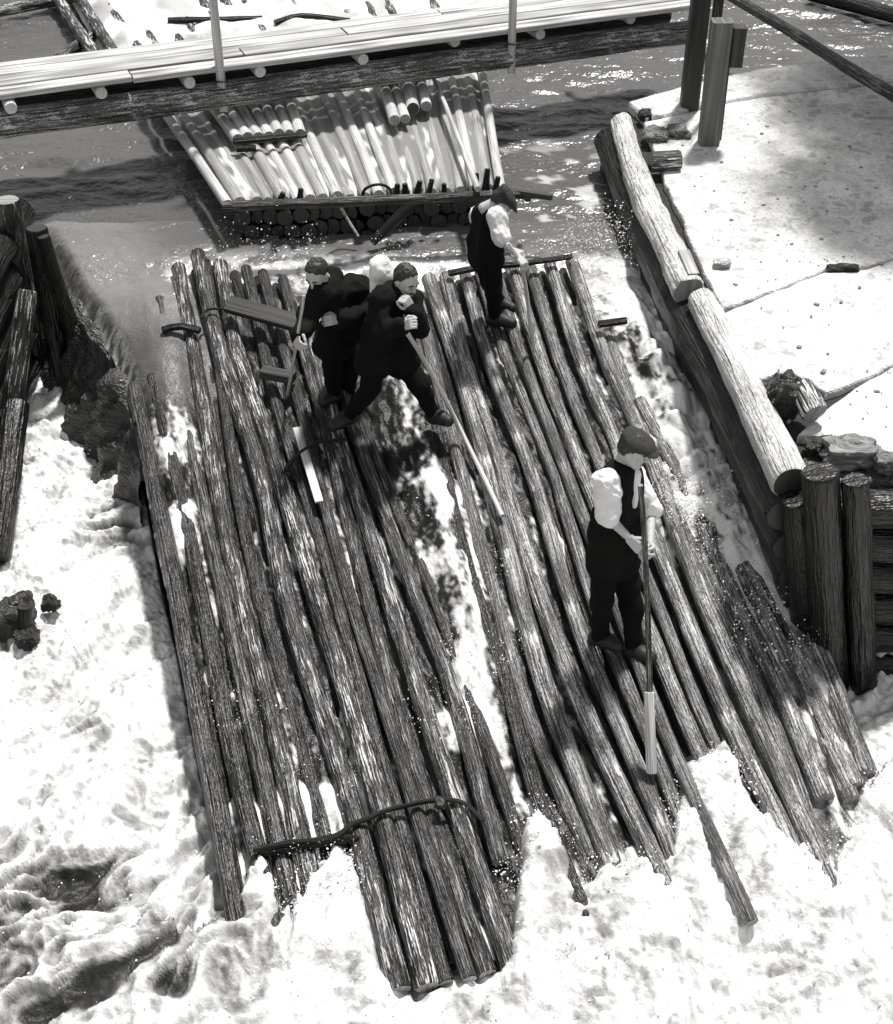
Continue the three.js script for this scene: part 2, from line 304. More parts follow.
function chuteC(x, h, y) {
  const slope = sstep(11.1, 10.2, h), xf = x + 0.24 * (h - 8);
  let m = -0.22 + 0.26 * gauss((x - gapX(h)) / 0.25) + 0.22 * gauss((x - leftX(h)) / 0.25) + 0.26 * gauss((x - rightX(h)) / 0.3) + 0.52 * N(xf * 3, h * 0.8, 21) + 0.5 * N(xf * 7, h * 2.2, 23) + 0.42 * N(xf * 18, h * 7, 25) + 0.3 * N(xf * 40, h * 20, 27);
  m += 0.5 * sstep(0.1, 0.4, N(xf * 2.2, h * 1.6, 131)) * sstep(9.2, 8, h) * sstep(0.6, -0.2, x);
  m += 0.5 * sstep(0.9, 0.1, xr(h) - x) * sstep(11.4, 9.9, h) * sstep(7.0, 7.8, h) + 0.12 * sstep(0.9, 0.3, xr(h) - x) * sstep(7.8, 7.0, h);
  m += 0.5 * sstep(0.5, 0.0, Math.abs(h - 10.75)) * sstep(xl(10.7) + 0.6, xl(10.7) + 1.1, x);
  m -= 1.2 * sstep(1.0, 0.5, x - xl(h)) * sstep(8.9, 9.5, h);
  const f = sstep(-0.05, 0.42, m) * slope;
  const crest = 0.9 * gauss((h - 10.72) / 0.22) * sstep(xl(10.7) + 0.75, xl(10.7) + 1.2, x) * sstep(-0.2, 0.15, N(x * 4, h * 5, 29) + 0.5 * N(x * 13, h * 13, 30));
  const wash = sstep(1.0, 0.5, xr(h) - x) * sstep(8, 7.2, h), tg = sstep(1.1, 0.6, x - xl(h)) * sstep(8.8, 9.4, h);
  return lerp(lerp(0.012, 0.1, sstep(9.6, 10.5, h)) + 0.15 * wash * (0.7 + 1.2 * N(x * 16, h * 7, 171)) + tg * (0.08 + 0.03 * N(x * 3 + 1.2 * h, h * 1.6, 181)), 0.75, Math.max(f, crest, 0.8 * sstep(0.16, 0.0, x - xl(h)) * sstep(-0.1, 0.2, N(x * 9, h * 9, 183) + 0.5 * N(x * 25, h * 25, 184)) * sstep(10.9, 10.2, h)));
}
const HS = 10.3;
struct('chute_water', sheet(330, 520, (s, t) => {
  const h = lerp(4.9, HS, t), x = lerp(xl(h), xr(h), s), y = chuteY(x, h); return [x, y, h, chuteC(x, h, y)];
}, 0.9), M.chute);
struct('river_water', sheet(330, 150, (s, t) => {
  const h = lerp(HS, HC, t), x = lerp(xl(h), xr(h), s), y = chuteY(x, h); return [x, y, h, chuteC(x, h, y)];
}, 1.2), M.water);
const HXR = 3;
struct('river_water', sheet(420, 300, (s, t) => {
  const ax = s < 0.06 ? lerp(-70, -6, Math.pow(s / 0.06, 0.5)) : s > 0.94 ? lerp(7, 70, Math.pow((s - 0.94) / 0.06, 2)) : lerp(-6, 7, (s - 0.06) / 0.88);
  const h = t < 0.9 ? lerp(HC, 20, t / 0.9) : lerp(20, 110, Math.pow((t - 0.9) / 0.1, 2));
  const q = sstep(HC, HC + 0.4, h), wx = ax + 0.25 * N(ax * 0.9, h * 0.9, 5);
  let y = lerp(chuteY(clamp(ax, xl(HC), xr(HC)), HC), WUP, q) + q * (0.05 * N(wx * 0.8, h * 2.4, 71) + 0.03 * N(wx * 2.0, h * 6, 73) + 0.008 * N(wx * 6, h * 14, 75));
  const near = sstep(-1.1, -0.5, ax) * sstep(3, 2.2, ax);
  const f = sstep(0.16, 0.42, N(ax * 3, h * 3, 81) + 0.5 * N(ax * 9, h * 9, 83)) * 0.7 * near;
  return [ax, y, h, lerp(0.08, 0.6, f * sstep(14.2, 12.4, h))];
}, 1.2), M.water);

// ------------------------------------------------------------ foam pool below
const baseH = poly([[2, -0.05], [4.5, 0.0], [6, 0.12], [7.4, 0.22], [8.5, 0.32], [9.4, 0.40], [10.2, 0.5], [11.2, 0.62], [12, 0.7]]);
function foamBase(x, h) {
  const L = hl(x) + 0.11 * N(x * 6, h * 3, 141) + 0.06 * N(x * 17, h * 9, 143), d0 = h - L, flank = sstep(-2.25, -1.75, x) * sstep(3.0, 2.5, x), d = d0, inside = sstep(xl(h) - 0.02, xl(h) + 0.14, x) * sstep(xr(h) + 0.05, xr(h) - 0.15, x);
  const b = baseH(h) + 0.12 * sstep(2.2, 3.2, x) * sstep(8.5, 6.5, h);
  if (d < 0) { const top = raftY(h) - 0.03 + 0.07 * sstep(0, 0.35, -d), q = flank; return lerp(b, lerp(top, Math.min(b, top), sstep(0.15, 1.6, -d)), q); }
  return lerp(b, raftY(h) - 0.05 - 0.8 * d - 0.12 * sstep(0.15, 0.6, d), inside);
}
const darkSpots = [[120, 520, 0.5, 0.9], [20, 640, 0.22, 0.8], [60, 930, 1.0, 0.75], [200, 960, 0.8, 0.6], [20, 1000, 0.9, 0.8], [100, 850, 0.5, 0.35], [10, 450, 0.3, 0.5], [580, 960, 0.5, 0.3], [480, 1010, 0.5, 0.3]].map(([px, py, r, k]) => { const p = slopeP(px, py, -0.75, 0.13); return [p.x, -p.z, r, k]; });
const pit = slopeP(100, 430, -0.1, 0.05);
function foamAt(x, h) {
  const b = foamBase(x, h) - 0.25 * gauss((x - pit.x) / 0.4) * gauss((h + pit.z) / 0.6);
  const wx = x + 0.28 * N(x * 1.1, h * 1.1, 91) + 0.1 * N(x * 3, h * 3, 92), wh = h + 0.28 * N(x * 1.1, h * 1.1, 93) + 0.1 * N(x * 3, h * 3, 94);
  const ux = wx * 0.85 + wh * 0.52, uh = -wx * 0.52 + wh * 0.85;            // ropes of foam run down to the left
  const a1 = Math.abs(N(ux * 1.1, uh * 1.9, 101)), a2 = Math.abs(N(ux * 2.7, uh * 4.4, 103)), a3 = Math.abs(N(ux * 7, uh * 9, 105)), a4 = Math.abs(N(x * 17, h * 17, 107)), a5 = Math.abs(N(x * 40, h * 40, 109));
  const r1 = Math.abs(N(ux * 2.0, uh * 3.4, 121)), r2 = Math.abs(N(ux * 4.6, uh * 7.5, 123)), r3 = Math.abs(N(ux * 11, uh * 15, 125));
  let dk = 0; for (const [cx, ch, r, k] of darkSpots) { const q = Math.hypot(x - cx, (h - ch) * 1.2) / r; dk = Math.max(dk, k * sstep(1, 0.25, q)); }
  const calm = sstep(9.2, 6.5, h);
  const dome = q => Math.sqrt(q + 0.02), rope = q => 1 - Math.sqrt(q * q * 9 + 0.03), left = sstep(0.9, -1.3, x + 0.3 * (h - 4.5)) * sstep(8, 6, h);
  const L = hl(x), nearF = sstep(0.9, 0.1, Math.abs(h - L)) * sstep(-2.2, -1.7, x), amp = lerp(1, 0.8, nearF) * (h > L && x > xl(h) && x < xr(h) ? 0.35 : 1);
  const soft = q => q * q * 2.6;
  const puff = 0.10 * (soft(a1) - 0.2) + 0.07 * (soft(a2) - 0.2) + 0.05 * (dome(a3) - 0.4), ropes = 0.10 * (soft(a1) - 0.2) + 0.05 * (rope(r1) - 0.1) + 0.03 * (rope(r2) - 0.1) + 0.016 * (rope(r3) - 0.1);
  let y = b + amp * (lerp(puff, ropes, left) + lerp(0.034, 0.012, left) * dome(a4) + lerp(0.014, 0.006, left) * dome(a5));
  const low = lerp(0.55 * a1 + 0.8 * a2 + 0.5 * a3, 0.56 - 0.7 * r1 - 0.6 * r2 - 0.25 * r3, left);                             // small where the water lies open between the ropes
  const hole = sstep(0.30, 0.08, low - 0.16 * dk) * (0.12 + 0.88 * dk);
  y -= 0.05 * hole;
  let c = lerp(0.86, 0.05, clamp(hole * 0.9 + 0.55 * dk * sstep(0.1, -0.25, N(ux * 3.3, uh * 5, 111) + 0.5 * N(x * 9, h * 9, 113))));
  c = lerp(c, 0.4, left * 0.85 * sstep(0.08, 0.28, r1) * sstep(0.03, 0.2, r2) * sstep(0.0, 0.1, r3 + 0.05));
  c = lerp(c, 0.02, left * sstep(0.05, 0.4, dk) * sstep(0.3, 0.4, r1 + 0.35 * r2 - 0.1));
  const st = N(wx * 5.5 + 0.8 * wh, wh * 1.3, 151) + 0.6 * N(wx * 13 + 2 * wh, wh * 3.2, 153) + 0.35 * N(x * 34, h * 12, 155);
  c *= 1 - 0.32 * sstep(0.1, 0.6, st) * (1 - left);
  c *= 1 - 0.4 * sstep(0.0, 0.4, N(ux * 4, uh * 6, 115) + 0.5 * N(x * 14, h * 14, 117)) - 0.25 * sstep(0.1, 0.4, N(x * 30, h * 30, 119));
  return [y, c];
}
struct('foam_pool', (() => {
  const ax = axis(-30, -4.6, 4.4, 30), hh = axis(-20, 3.0, 11.3, 11.9);
  return sheet(760, 640, (s, t) => { const x = ax(s), h = hh(t), [y, c] = foamAt(x, h); return [x, y, h, c]; }, 0.8);
})(), M.foam);

// spray: clots of foam and drops thrown up where the water breaks
{
  const g = new THREE.IcosahedronGeometry(1, 1), spots = [];
  const add = (px, py, n, spread, up, rmin, rmax, B = true) => { const c = B ? rp(px, py) : slopeP(px, py, -0.75, 0.13); for (let i = 0; i < n * 1.8; i++) { const a = rnd() * 6.28, r = spread * Math.sqrt(rnd()); const hgt = up * Math.pow(rnd(), 2.2); spots.push([c.x + Math.cos(a) * r, c.y + hgt - 0.05, c.z + Math.sin(a) * r, 0.0014 * Math.pow(rmax * 0.24 / 0.0014, Math.pow(rnd(), 3.2))]); } };
  for (const [px, py, n] of [[700, 500, 900], [730, 540, 900], [690, 480, 500], [755, 590, 500], [770, 640, 300], [600, 225, 500], [570, 245, 400], [620, 250, 300], [400, 258, 200], [300, 250, 120], [240, 245, 120]]) add(px, py, n, 0.3, 0.22, 0.003, 0.03);
  for (const [px, py, n] of [[480, 640, 250], [470, 560, 120], [430, 500, 100], [450, 700, 200], [240, 700, 120], [330, 760, 100], [300, 820, 150]]) add(px, py, n, 0.3, 0.06, 0.003, 0.022);
  for (let i = 3; i < frontPx.length; i++) add(frontPx[i][0], frontPx[i][1] + 18, 130, 0.16, 0.12, 0.003, 0.03);
  for (let k = 0; k < 1200; k++) { const x = rr(-3.6, 3.4), h = rr(4, 10.5); if (x > xl(h) && h > hl(x)) continue; const [y] = foamAt(x, h); spots.push([x, y + 0.16 * Math.pow(rnd(), 3), -h, rr(0.002, 0.007)]); }
  const im = new THREE.InstancedMesh(g, M.drop, spots.length), m = new THREE.Matrix4(), q = new THREE.Quaternion(), s = V();
  spots.forEach(([x, y, z, r], i) => { q.setFromEuler(new THREE.Euler(rnd() * 6, rnd() * 6, rnd() * 6)); s.set(r * rr(0.7, 1.5), r * rr(0.6, 1), r * rr(0.7, 1.5)); m.compose(V(x, y, z), q, s); im.setMatrixAt(i, m); });
  im.name = 'spray'; im.castShadow = im.receiveShadow = true; scene.add(im); tag(im, 'white drops and clots of spray thrown over the rushing water', 'spray'); im.userData.kind = 'stuff';
}

// ------------------------------------------------------------ weir face on the left, left pier
{
  const top = lipW.slice(0, 7);
  const curve = new THREE.CatmullRomCurve3(top.map(p => V(p.x, p.y, p.z)));
  const nu = 70, nv = 36, pos = [], uv = [], idx = [];
  for (let j = 0; j <= nv; j++) for (let i = 0; i <= nu; i++) {
    const p = curve.getPointAt(i / nu), T = curve.getTangentAt(i / nu), l = Math.hypot(T.x, T.z), ox = -T.z / l, oz = T.x / l, v = j / nv;
    const rag = N(i * 0.16, v * 2, 5) + 0.6 * N(i * 0.45, v * 6, 6) + 0.35 * N(i * 1.1, v * 14, 7), fade = sstep(1, 0.75, i / nu);
    const out = (v < 0.08 ? lerp(-0.25, 0.05, v / 0.08) : 0.05 + 0.5 * (v - 0.08) + 0.16 * rag * Math.min(1, v * 6)) * lerp(0.3, 1, fade), hy = lerp(p.y - 0.27 + 0.1 * rag * fade, -0.4, Math.max(0, v - 0.08));
    pos.push(p.x + ox * out, hy, p.z + oz * out); uv.push(i / nu * 2, v * 1.6);
  }
  for (let j = 0; j < nv; j++) for (let i = 0; i < nu; i++) { const a = j * (nu + 1) + i, b = a + nu + 1; idx.push(a, b, a + 1, b, b + 1, a + 1); }
  const g = new THREE.BufferGeometry(); g.setAttribute('position', new THREE.Float32BufferAttribute(pos, 3)); g.setAttribute('uv', new THREE.Float32BufferAttribute(uv, 2)); g.setIndex(idx); g.computeVertexNormals();
  single('weir_wall', g, M.rockDark, 'dark wet rock face under the smooth lip of water at left', 'weir wall');
}
{
  const p0 = hp(14, 212, 1.95), pier = thing('timber_pier', 'dark weathered timber pier with upright posts at the left edge', 'pier', V(p0.x, -0.4, p0.z));
  const hA = -p0.z;
  // stacked wall logs running downstream, tops stepping down
  for (let k = 0; k < 7; k++) { const y = 1.72 - k * 0.27, x = p0.x - 0.12 + 0.03 * N(k, 3); part('wall_log', logGeo([V(x, y, -(hA + 0.5)), V(x + 0.02, y - 0.05, -8.6), V(x + 0.12, y - 0.16, -6.4)], 0.15, 0.14, { knob: 0.14 }), barkCut(M.barkWet[k % 2]), pier); }
  part('post', logGeo([V(p0.x - 0.03, 2.08, p0.z + 0.05), V(p0.x - 0.02, 0.2, p0.z + 0.1)], 0.11, 0.13), barkCut(M.bark[0]), pier);
  part('post', logGeo([vp(36, 228, hA - 0.25), vp(40, 262, hA - 0.3).setY(0.55)], 0.09, 0.1), barkCut(M.barkWet[0]), pier);
  const q0 = vp(44, 236, hA - 0.35); part('post', logGeo([q0, V(q0.x + 0.16, 0.75, q0.z + 0.05)], 0.05, 0.06), barkCut(M.barkWet[1]), pier);
  part('brace', logGeo([vp(27, 290, hA - 0.85), vp(12, 410, hA - 1.35)], 0.075, 0.09), barkCut(M.barkPale[0]), pier);
  part('brace', logGeo([vp(16, 405, hA - 1.35), vp(-4, 560, hA - 2.6)], 0.1, 0.1), barkCut(M.barkWet[1]), pier);
}
for (const [px, py, r, ry, lab] of [[18, 628, 0.16, 0.2, 'dark wet boulder standing in the foam at the left edge'], [30, 646, 0.1, 0.09, 'small round dark stone in the foam below the larger boulder'], [52, 612, 0.07, 0.06, 'small dark knob of rock showing through foam right of the boulder']]) {
  const p = slopeP(px, py, -0.75, 0.13); single('boulder', rockGeo(V(p.x, p.y + 0.08, p.z), r, ry, r, px), M.rockDark, lab, 'boulder');
}
single('log_stub', logGeo([slopeP(24, 608, -0.5, 0.13), slopeP(26, 646, -0.75, 0.13)], 0.05, 0.055), barkCut(M.barkWet[0]), 'short black stub of timber sticking out of the foam by the boulder', 'log');

// ------------------------------------------------------------ rafts in the chute
function raftLog(parent, px, r0, r1, mt, dy = 0, endDip = 0) {
  const n = px.length, pts = px.map(([a, b], i) => rp(a, b, -lerp(r0, r1, i / (n - 1)) + dy - (i === n - 1 ? endDip : 0)));
  const q = (parent === raftA ? 0.68 : 0.72) + 0.14 * rnd(); return part('log', logGeo(pts, r0 * q * rr(0.84, 1.0), r1 * q * rr(0.98, 1.1), { seg: 14, nr: 16, knob: 0.12 }), barkCut(mt), parent);
}
const B = M.bark;
function fillers(parent, rows) {             // low, wet logs down in the gaps
  for (let i = 0; i + 1 < rows.length; i++) {
    const A = rows[i][0], C = rows[i + 1][0], lastY = Math.min(A[A.length - 1][1], C[C.length - 1][1]) - 12, firstY = Math.max(A[0][1], C[0][1]) + 6;
    const at = (L, y) => { for (let k = 1; k < L.length; k++) if (y <= L[k][1] || k === L.length - 1) return lerp(L[k - 1][0], L[k][0], (y - L[k - 1][1]) / (L[k][1] - L[k - 1][1])); };
    const px = [0, 0.33, 0.66, 1].map(t => { const y = lerp(firstY, lastY, t); return [(at(A, y) + at(C, y)) / 2 + rr(-1.5, 1.5), y]; });
    raftLog(parent, px, 0.05, 0.055, M.barkWet[i % 3 === 0 ? 1 : 0], -0.115 - 0.03 * rnd(), 0.03);
  }
}
const raftA = thing('log_raft', 'left bark-covered log raft in the chute, under the bent man in a jacket', 'raft', rp(320, 640, -0.2));
const rowsA = [
  [[[135, 385], [166, 540], [207, 758], [240, 932]], 0.085, 0.09, M.barkWet[2], 0.03, 0.02],
  [[[152, 378], [190, 540], [235, 760], [288, 968]], 0.08, 0.085, M.barkWet[2], -0.01, -0.03],
  [[[160, 300], [212, 545], [250, 720], [292, 900]], 0.08, 0.08, B[3], -0.04, -0.02],
  [[[178, 266], [233, 564], [273, 721], [316, 905]], 0.085, 0.085, B[1], -0.01, 0.0],
  [[[206, 262], [252, 565], [300, 740], [338, 885]], 0.065, 0.07, M.barkWet[2], -0.04, 0.0],
  [[[197, 254], [217, 341], [261, 478], [289, 612], [342, 778], [400, 990]], 0.085, 0.085, B[1], 0.01, 0],
  [[[219, 262], [233, 337], [269, 446], [318, 604], [374, 782], [428, 988]], 0.08, 0.085, B[2], 0.0, 0],
  [[[246, 268], [276, 400], [322, 550], [385, 770], [446, 984]], 0.07, 0.065, M.barkWet[2], -0.03, 0],
  [[[262, 272], [293, 381], [340, 560], [402, 765], [470, 980]], 0.06, 0.06, B[3], -0.005, 0],
  [[[282, 280], [318, 400], [358, 560], [415, 765], [488, 974]], 0.065, 0.065, B[0], -0.035, 0],
  [[[300, 300], [338, 438], [376, 550], [428, 720], [513, 974]], 0.075, 0.08, B[1], 0.0, 0],
  [[[322, 330], [360, 450], [402, 560], [455, 701], [500, 862]], 0.07, 0.07, B[0], -0.03, 0.0],
  [[[352, 400], [385, 480], [430, 590], [478, 720], [522, 850]], 0.06, 0.06, B[3], -0.06, 0.02],
];
for (const [px, r0, r1, m, dy, dip] of rowsA) raftLog(raftA, px, r0, r1, m, dy, dip);
fillers(raftA, rowsA);
const withe = (pts, r, parent) => part('binding_withe', logGeo(pts, r, r * 0.8, { nr: 8, knob: 0.3, seg: 30 }), [M.witheBark, M.witheBark], parent);
const wpts = (list, off) => list.map(([a, b]) => rp(a, b, off));
withe(wpts([[286, 472], [291, 464], [300, 454], [320, 442], [334, 441], [346, 439]], 0.03), 0.017, raftA);
withe(wpts([[252, 850], [285, 843], [325, 839], [341, 833], [352, 824], [366, 819], [380, 812], [405, 805], [430, 800], [450, 799], [466, 803], [484, 820]], 0.02), 0.017, raftA);
withe(wpts([[300, 846], [322, 842], [345, 836], [360, 838]], 0.0), 0.012, raftA);
part('crossbar', logGeo(wpts([[258, 852], [300, 846], [350, 836]], -0.04), 0.035, 0.035), barkCut(M.barkWet[0]), raftA);
part('crossbar', logGeo(wpts([[162, 330], [178, 326], [200, 330]], 0.01), 0.03, 0.03), barkCut(M.barkWet[0]), raftA);
withe(wpts([[201, 318], [206, 310], [225, 309], [242, 312]], 0.03), 0.011, raftA);
part('knot', rockGeo(rp(440, 803, 0.03), 0.035, 0.03, 0.05, 4, 2, 0.3), M.withe, raftA);
const raftB = thing('log_raft', 'right bark-covered log raft in the chute, under the man with the pole', 'raft', rp(590, 560, -0.2));
const rowsB = [
  [[[412, 350], [434, 430], [468, 564], [505, 673], [541, 802], [588, 920]], 0.06, 0.065, M.barkWet[1], 0.0, 0.0],
  [[[420, 310], [452, 440], [488, 570], [530, 720], [590, 860]], 0.06, 0.06, M.barkDry[0], -0.05, 0.05],
  [[[428, 278], [457, 361], [501, 522], [549, 701], [612, 866]], 0.075, 0.075, M.barkDry[1], -0.01, 0.03],
  [[[446, 276], [465, 361], [497, 458], [557, 645], [626, 800], [672, 895]], 0.075, 0.075, M.barkDry[2], 0.01, 0],
  [[[464, 272], [489, 361], [529, 470], [581, 633], [650, 800], [690, 900]], 0.07, 0.075, M.barkDry[1], 0.0, 0.04],
  [[[480, 270], [505, 353], [549, 462], [600, 620], [650, 745], [700, 870]], 0.07, 0.07, M.barkDry[0], -0.02, 0.06],
  [[[496, 268], [523, 359], [558, 450], [616, 600], [668, 735], [752, 922]], 0.065, 0.06, M.barkDry[3], 0.05, 0],
  [[[512, 268], [541, 362], [572, 446], [640, 610], [690, 730], [735, 830]], 0.075, 0.07, M.barkDry[1], 0.0, 0.05],
  [[[530, 268], [557, 357], [598, 462], [660, 612], [705, 725], [745, 810]], 0.065, 0.06, M.barkDry[0], -0.035, 0.05],
  [[[549, 264], [577, 349], [614, 438], [680, 600], [735, 732], [800, 870]], 0.075, 0.075, M.barkDry[2], 0.0, 0.02],
  [[[571, 261], [606, 357], [642, 438], [704, 600], [760, 730], [834, 895]], 0.075, 0.075, M.barkDry[1], 0.01, 0.02],
  [[[606, 335], [653, 460], [696, 564], [743, 658], [790, 770], [815, 840]], 0.07, 0.07, M.barkDry[1], -0.03, 0.04],
  [[[640, 400], [680, 480], [726, 580], [780, 690], [825, 800]], 0.075, 0.08, M.barkDry[1], 0.02, -0.02],
  [[[690, 470], [745, 570], [800, 680], [852, 790]], 0.1, 0.11, M.barkDry[1], 0.02, -0.02],
  [[[735, 490], [790, 590], [833, 690], [866, 775]], 0.09, 0.1, M.barkDry[0], 0.02, -0.02],
  [[[715, 520], [770, 625], [822, 735], [850, 800]], 0.07, 0.07, M.barkDry[0], 0.02, -0.02],
];
for (const [px, r0, r1, m, dy, dip] of rowsB) raftLog(raftB, px, r0, r1, m, dy, dip);
fillers(raftB, rowsB.slice(0, 12));
part('crossbar', logGeo(wpts([[448, 274], [480, 268], [520, 264], [572, 256]], 0.04), 0.028, 0.024), barkCut(M.bark[3]), raftB);
part('crossbar', logGeo(wpts([[598, 324], [626, 320]], 0.06), 0.03, 0.03), barkCut(M.barkWet[0]), raftB);
// chips and rags of bark, pale
const scrap = (px, py, px2, py2, w, m, label, cat = 'wood', name = 'wood_strip') => single(name, boxAlong(rp(px, py, 0.03), rp(px2, py2, 0.03), w, 0.018), m, label, cat);
scrap(297, 428, 319, 502, 0.06, M.whitePeel, 'narrow white peeled slat lying under the bent withe on the left raft', 'slat', 'peeled_slat');
single('plank', boxAlong(rp(228, 304, 0.09), rp(300, 324, 0.09), 0.14, 0.06, { roll: 0.5 }), M.darkWood, 'dark heavy plank lying across the logs left of the bent man', 'plank');
single('timber_block', boxAlong(rp(262, 372, 0.05), rp(294, 378, 0.06), 0.1, 0.07), M.darkWood, 'short dark timber on the logs below the dark plank', 'timber');

// ------------------------------------------------------------ upper raft
const UY = 1.90, up = (px, py, o = 0) => hp(px, py, UY + o);
const raftC = thing('log_raft', 'long pale log raft on the flat water above the weir, passing under the footbridge', 'raft', up(360, 190, -0.25));
{
  const n = 21;
  for (let i = 0; i < n; i++) {
    const t = i / (n - 1), fx = lerp(228, 502, t) + rr(-2, 2), fy = 203 - 15 * t + rr(-2, 2), bx = lerp(128, 478, t) + rr(-2, 2), by = lerp(58, 40, t);
    const r = rr(0.04, 0.054), sunk = (i === 2 || i === 3 || i === 9 || (i > 12 && i < 18) || i === 19) ? 0.03 : 0;
    const a = up(fx, fy, -r - sunk), b = up(bx, by, -r - sunk - 0.02); part('log', logGeo([b, a], r, r * 1.05, { seg: 6, nr: 12, knob: 0.05 }), [sunk || i % 3 === 1 ? M.smoothGrey : M.smooth, M.peeled], raftC);
    if (i > 0 && i < n - 1) { const c = V(a.x + rr(-0.02, 0.02), a.y - 0.13 - rr(0, .02), a.z + rr(-0.03, 0.01)); part('log', logGeo([V(c.x, c.y, c.z - 1.4), c], 0.075, 0.08, { seg: 5, nr: 10 }), barkCut(M.barkWet[0]), raftC); const c2 = V(c.x + 0.06, c.y - 0.14, c.z - 0.01); part('log', logGeo([V(c2.x, c2.y, c2.z - 1.2), c2], 0.08, 0.08, { seg: 5, nr: 10 }), barkCut(M.barkWet[0]), raftC); const c3 = V(c.x - 0.02, c.y - 0.27, c.z + 0.01); part('log', logGeo([V(c3.x, c3.y, c3.z - 1.2), c3], 0.08, 0.08, { seg: 5, nr: 10 }), barkCut(M.barkWet[0]), raftC); }
  }
  part('crossbar', logGeo([up(222, 207, 0.05), up(380, 201, 0.05), up(536, 195, 0.03)], 0.045, 0.04), barkCut(M.bark[3]), raftC);
  withe([up(362, 200, 0.02), up(366, 189, 0.14), up(378, 185, 0.16), up(390, 189, 0.1), up(393, 198, 0.02)], 0.015, raftC);
  for (const [x, y, h] of [[398, 193, .16], [408, 192, .18], [418, 191, .2], [430, 191, .16], [447, 190, .15], [478, 189, .2], [487, 188, .24], [497, 187, .22], [530, 194, .1], [281, 197, .08], [301, 196, .09]]) { const p = up(x, y); part('peg', logGeo([V(p.x - 0.02, p.y - 0.05, p.z), V(p.x + rr(-0.03, 0.03), p.y + h * rr(0.4, 0.7), p.z + rr(-0.05, 0.02))], rr(0.025, 0.04), 0.022, { nr: 8 }), barkCut(M.barkWet[0]), raftC); }
  // water that runs over the raft
}
struct('raft_water', sheet(170, 170, (s, t) => {
  const a = up(lerp(232, 500, s), 196 - 15 * s), b = up(lerp(140, 482, s), lerp(64, 48, s)), x = lerp(a.x, b.x, t), h = -lerp(a.z, b.z, t), e = sstep(0, 0.05, s) * sstep(1, 0.95, s) * sstep(0, 0.04, t);
  const q = N(s * 14, t * 1.2, 61), y = UY - 0.052 + 0.03 * q + 0.02 * N(s * 40, t * 4, 63) - 0.08 * (1 - e);
  return [x, y, h, lerp(0.2, 0.7, sstep(0.05, 0.45, 0.8 * N(s * 20, t * 2, 65) + 0.6 * N(s * 50, t * 12, 66)))];
}, 0.8), M.chute);
const bundle = thing('log_bundle', 'bundle of slender pale logs lying on the upper raft near the bridge post', 'log bundle', up(255, 125, 0.0));
for (let i = 0; i < 7; i++) { const t = i / 6, a = up(lerp(238, 300, t), lerp(138, 134, t), 0.06), b = up(lerp(190, 276, t), lerp(76, 66, t), 0.06); part('log', logGeo([b, a], 0.05, 0.055, { seg: 5, nr: 10 }), [M.smooth, M.cut], bundle); }
part('crossbar', logGeo([up(233, 143, 0.06), up(262, 140, 0.09), up(306, 135, 0.07)], 0.03, 0.03), barkCut(M.barkWet[0]), bundle);
part('crossbar', logGeo([up(236, 150, 0.02), up(256, 149, 0.02)], 0.03, 0.03), barkCut(M.barkWet[0]), bundle);
{
  const L = ['leftmost of the four short pale logs lying loose on the upper raft', 'second from the left of the four loose logs on the upper raft', 'third from the left of the four loose logs, thickest and with a dark end', 'rightmost of the four short pale logs lying loose on the upper raft'];
  [[378, 70, 395, 120, .055], [388, 70, 405, 118, .05], [402, 66, 413, 108, .065], [416, 66, 426, 106, .055]].forEach(([a, b, c, d, r], i) => single('loose_log', logGeo([up(a, b, r + 0.03), up(c, d, r + 0.03)], r, r, { nr: 12, knob: 0.05 }), [M.smooth, i === 2 ? M.cutWet : M.cut], L[i], 'log', 'loose logs on the upper raft'));
}
const pole = (name, pts, r0, r1, m, label, cat = 'pole') => single(name, logGeo(pts, r0, r1, { nr: 8, knob: 0.04 }), [m, m], label, cat);
pole('raft_pole', [up(430, 72, 0.1), up(455, 130, 0.1), up(478, 190, 0.12)], 0.02, 0.03, M.peeled, 'long pale pole lying on the upper raft, ending behind the man in white sleeves');
single('mooring_rope', closedTube([up(335, 197, 0.03), vp(345, 215, 11.2), vp(358, 236, 11.1)], 0.012), M.plankGrey, 'pale rope hanging down the dark front of the upper raft', 'rope');
single('drift_log', logGeo([vp(412, 203, 11.25), vp(372, 242, 11.05)], 0.05, 0.04), barkCut(M.barkWet[1]), 'dark stick leaning against the front of the upper raft', 'log');
single('oar_beam', boxAlong(up(505, 190, 0.06), up(552, 197, 0.06), 0.05, 0.05), M.darkWood, 'thin beam sticking out right from the front of the upper raft', 'beam');

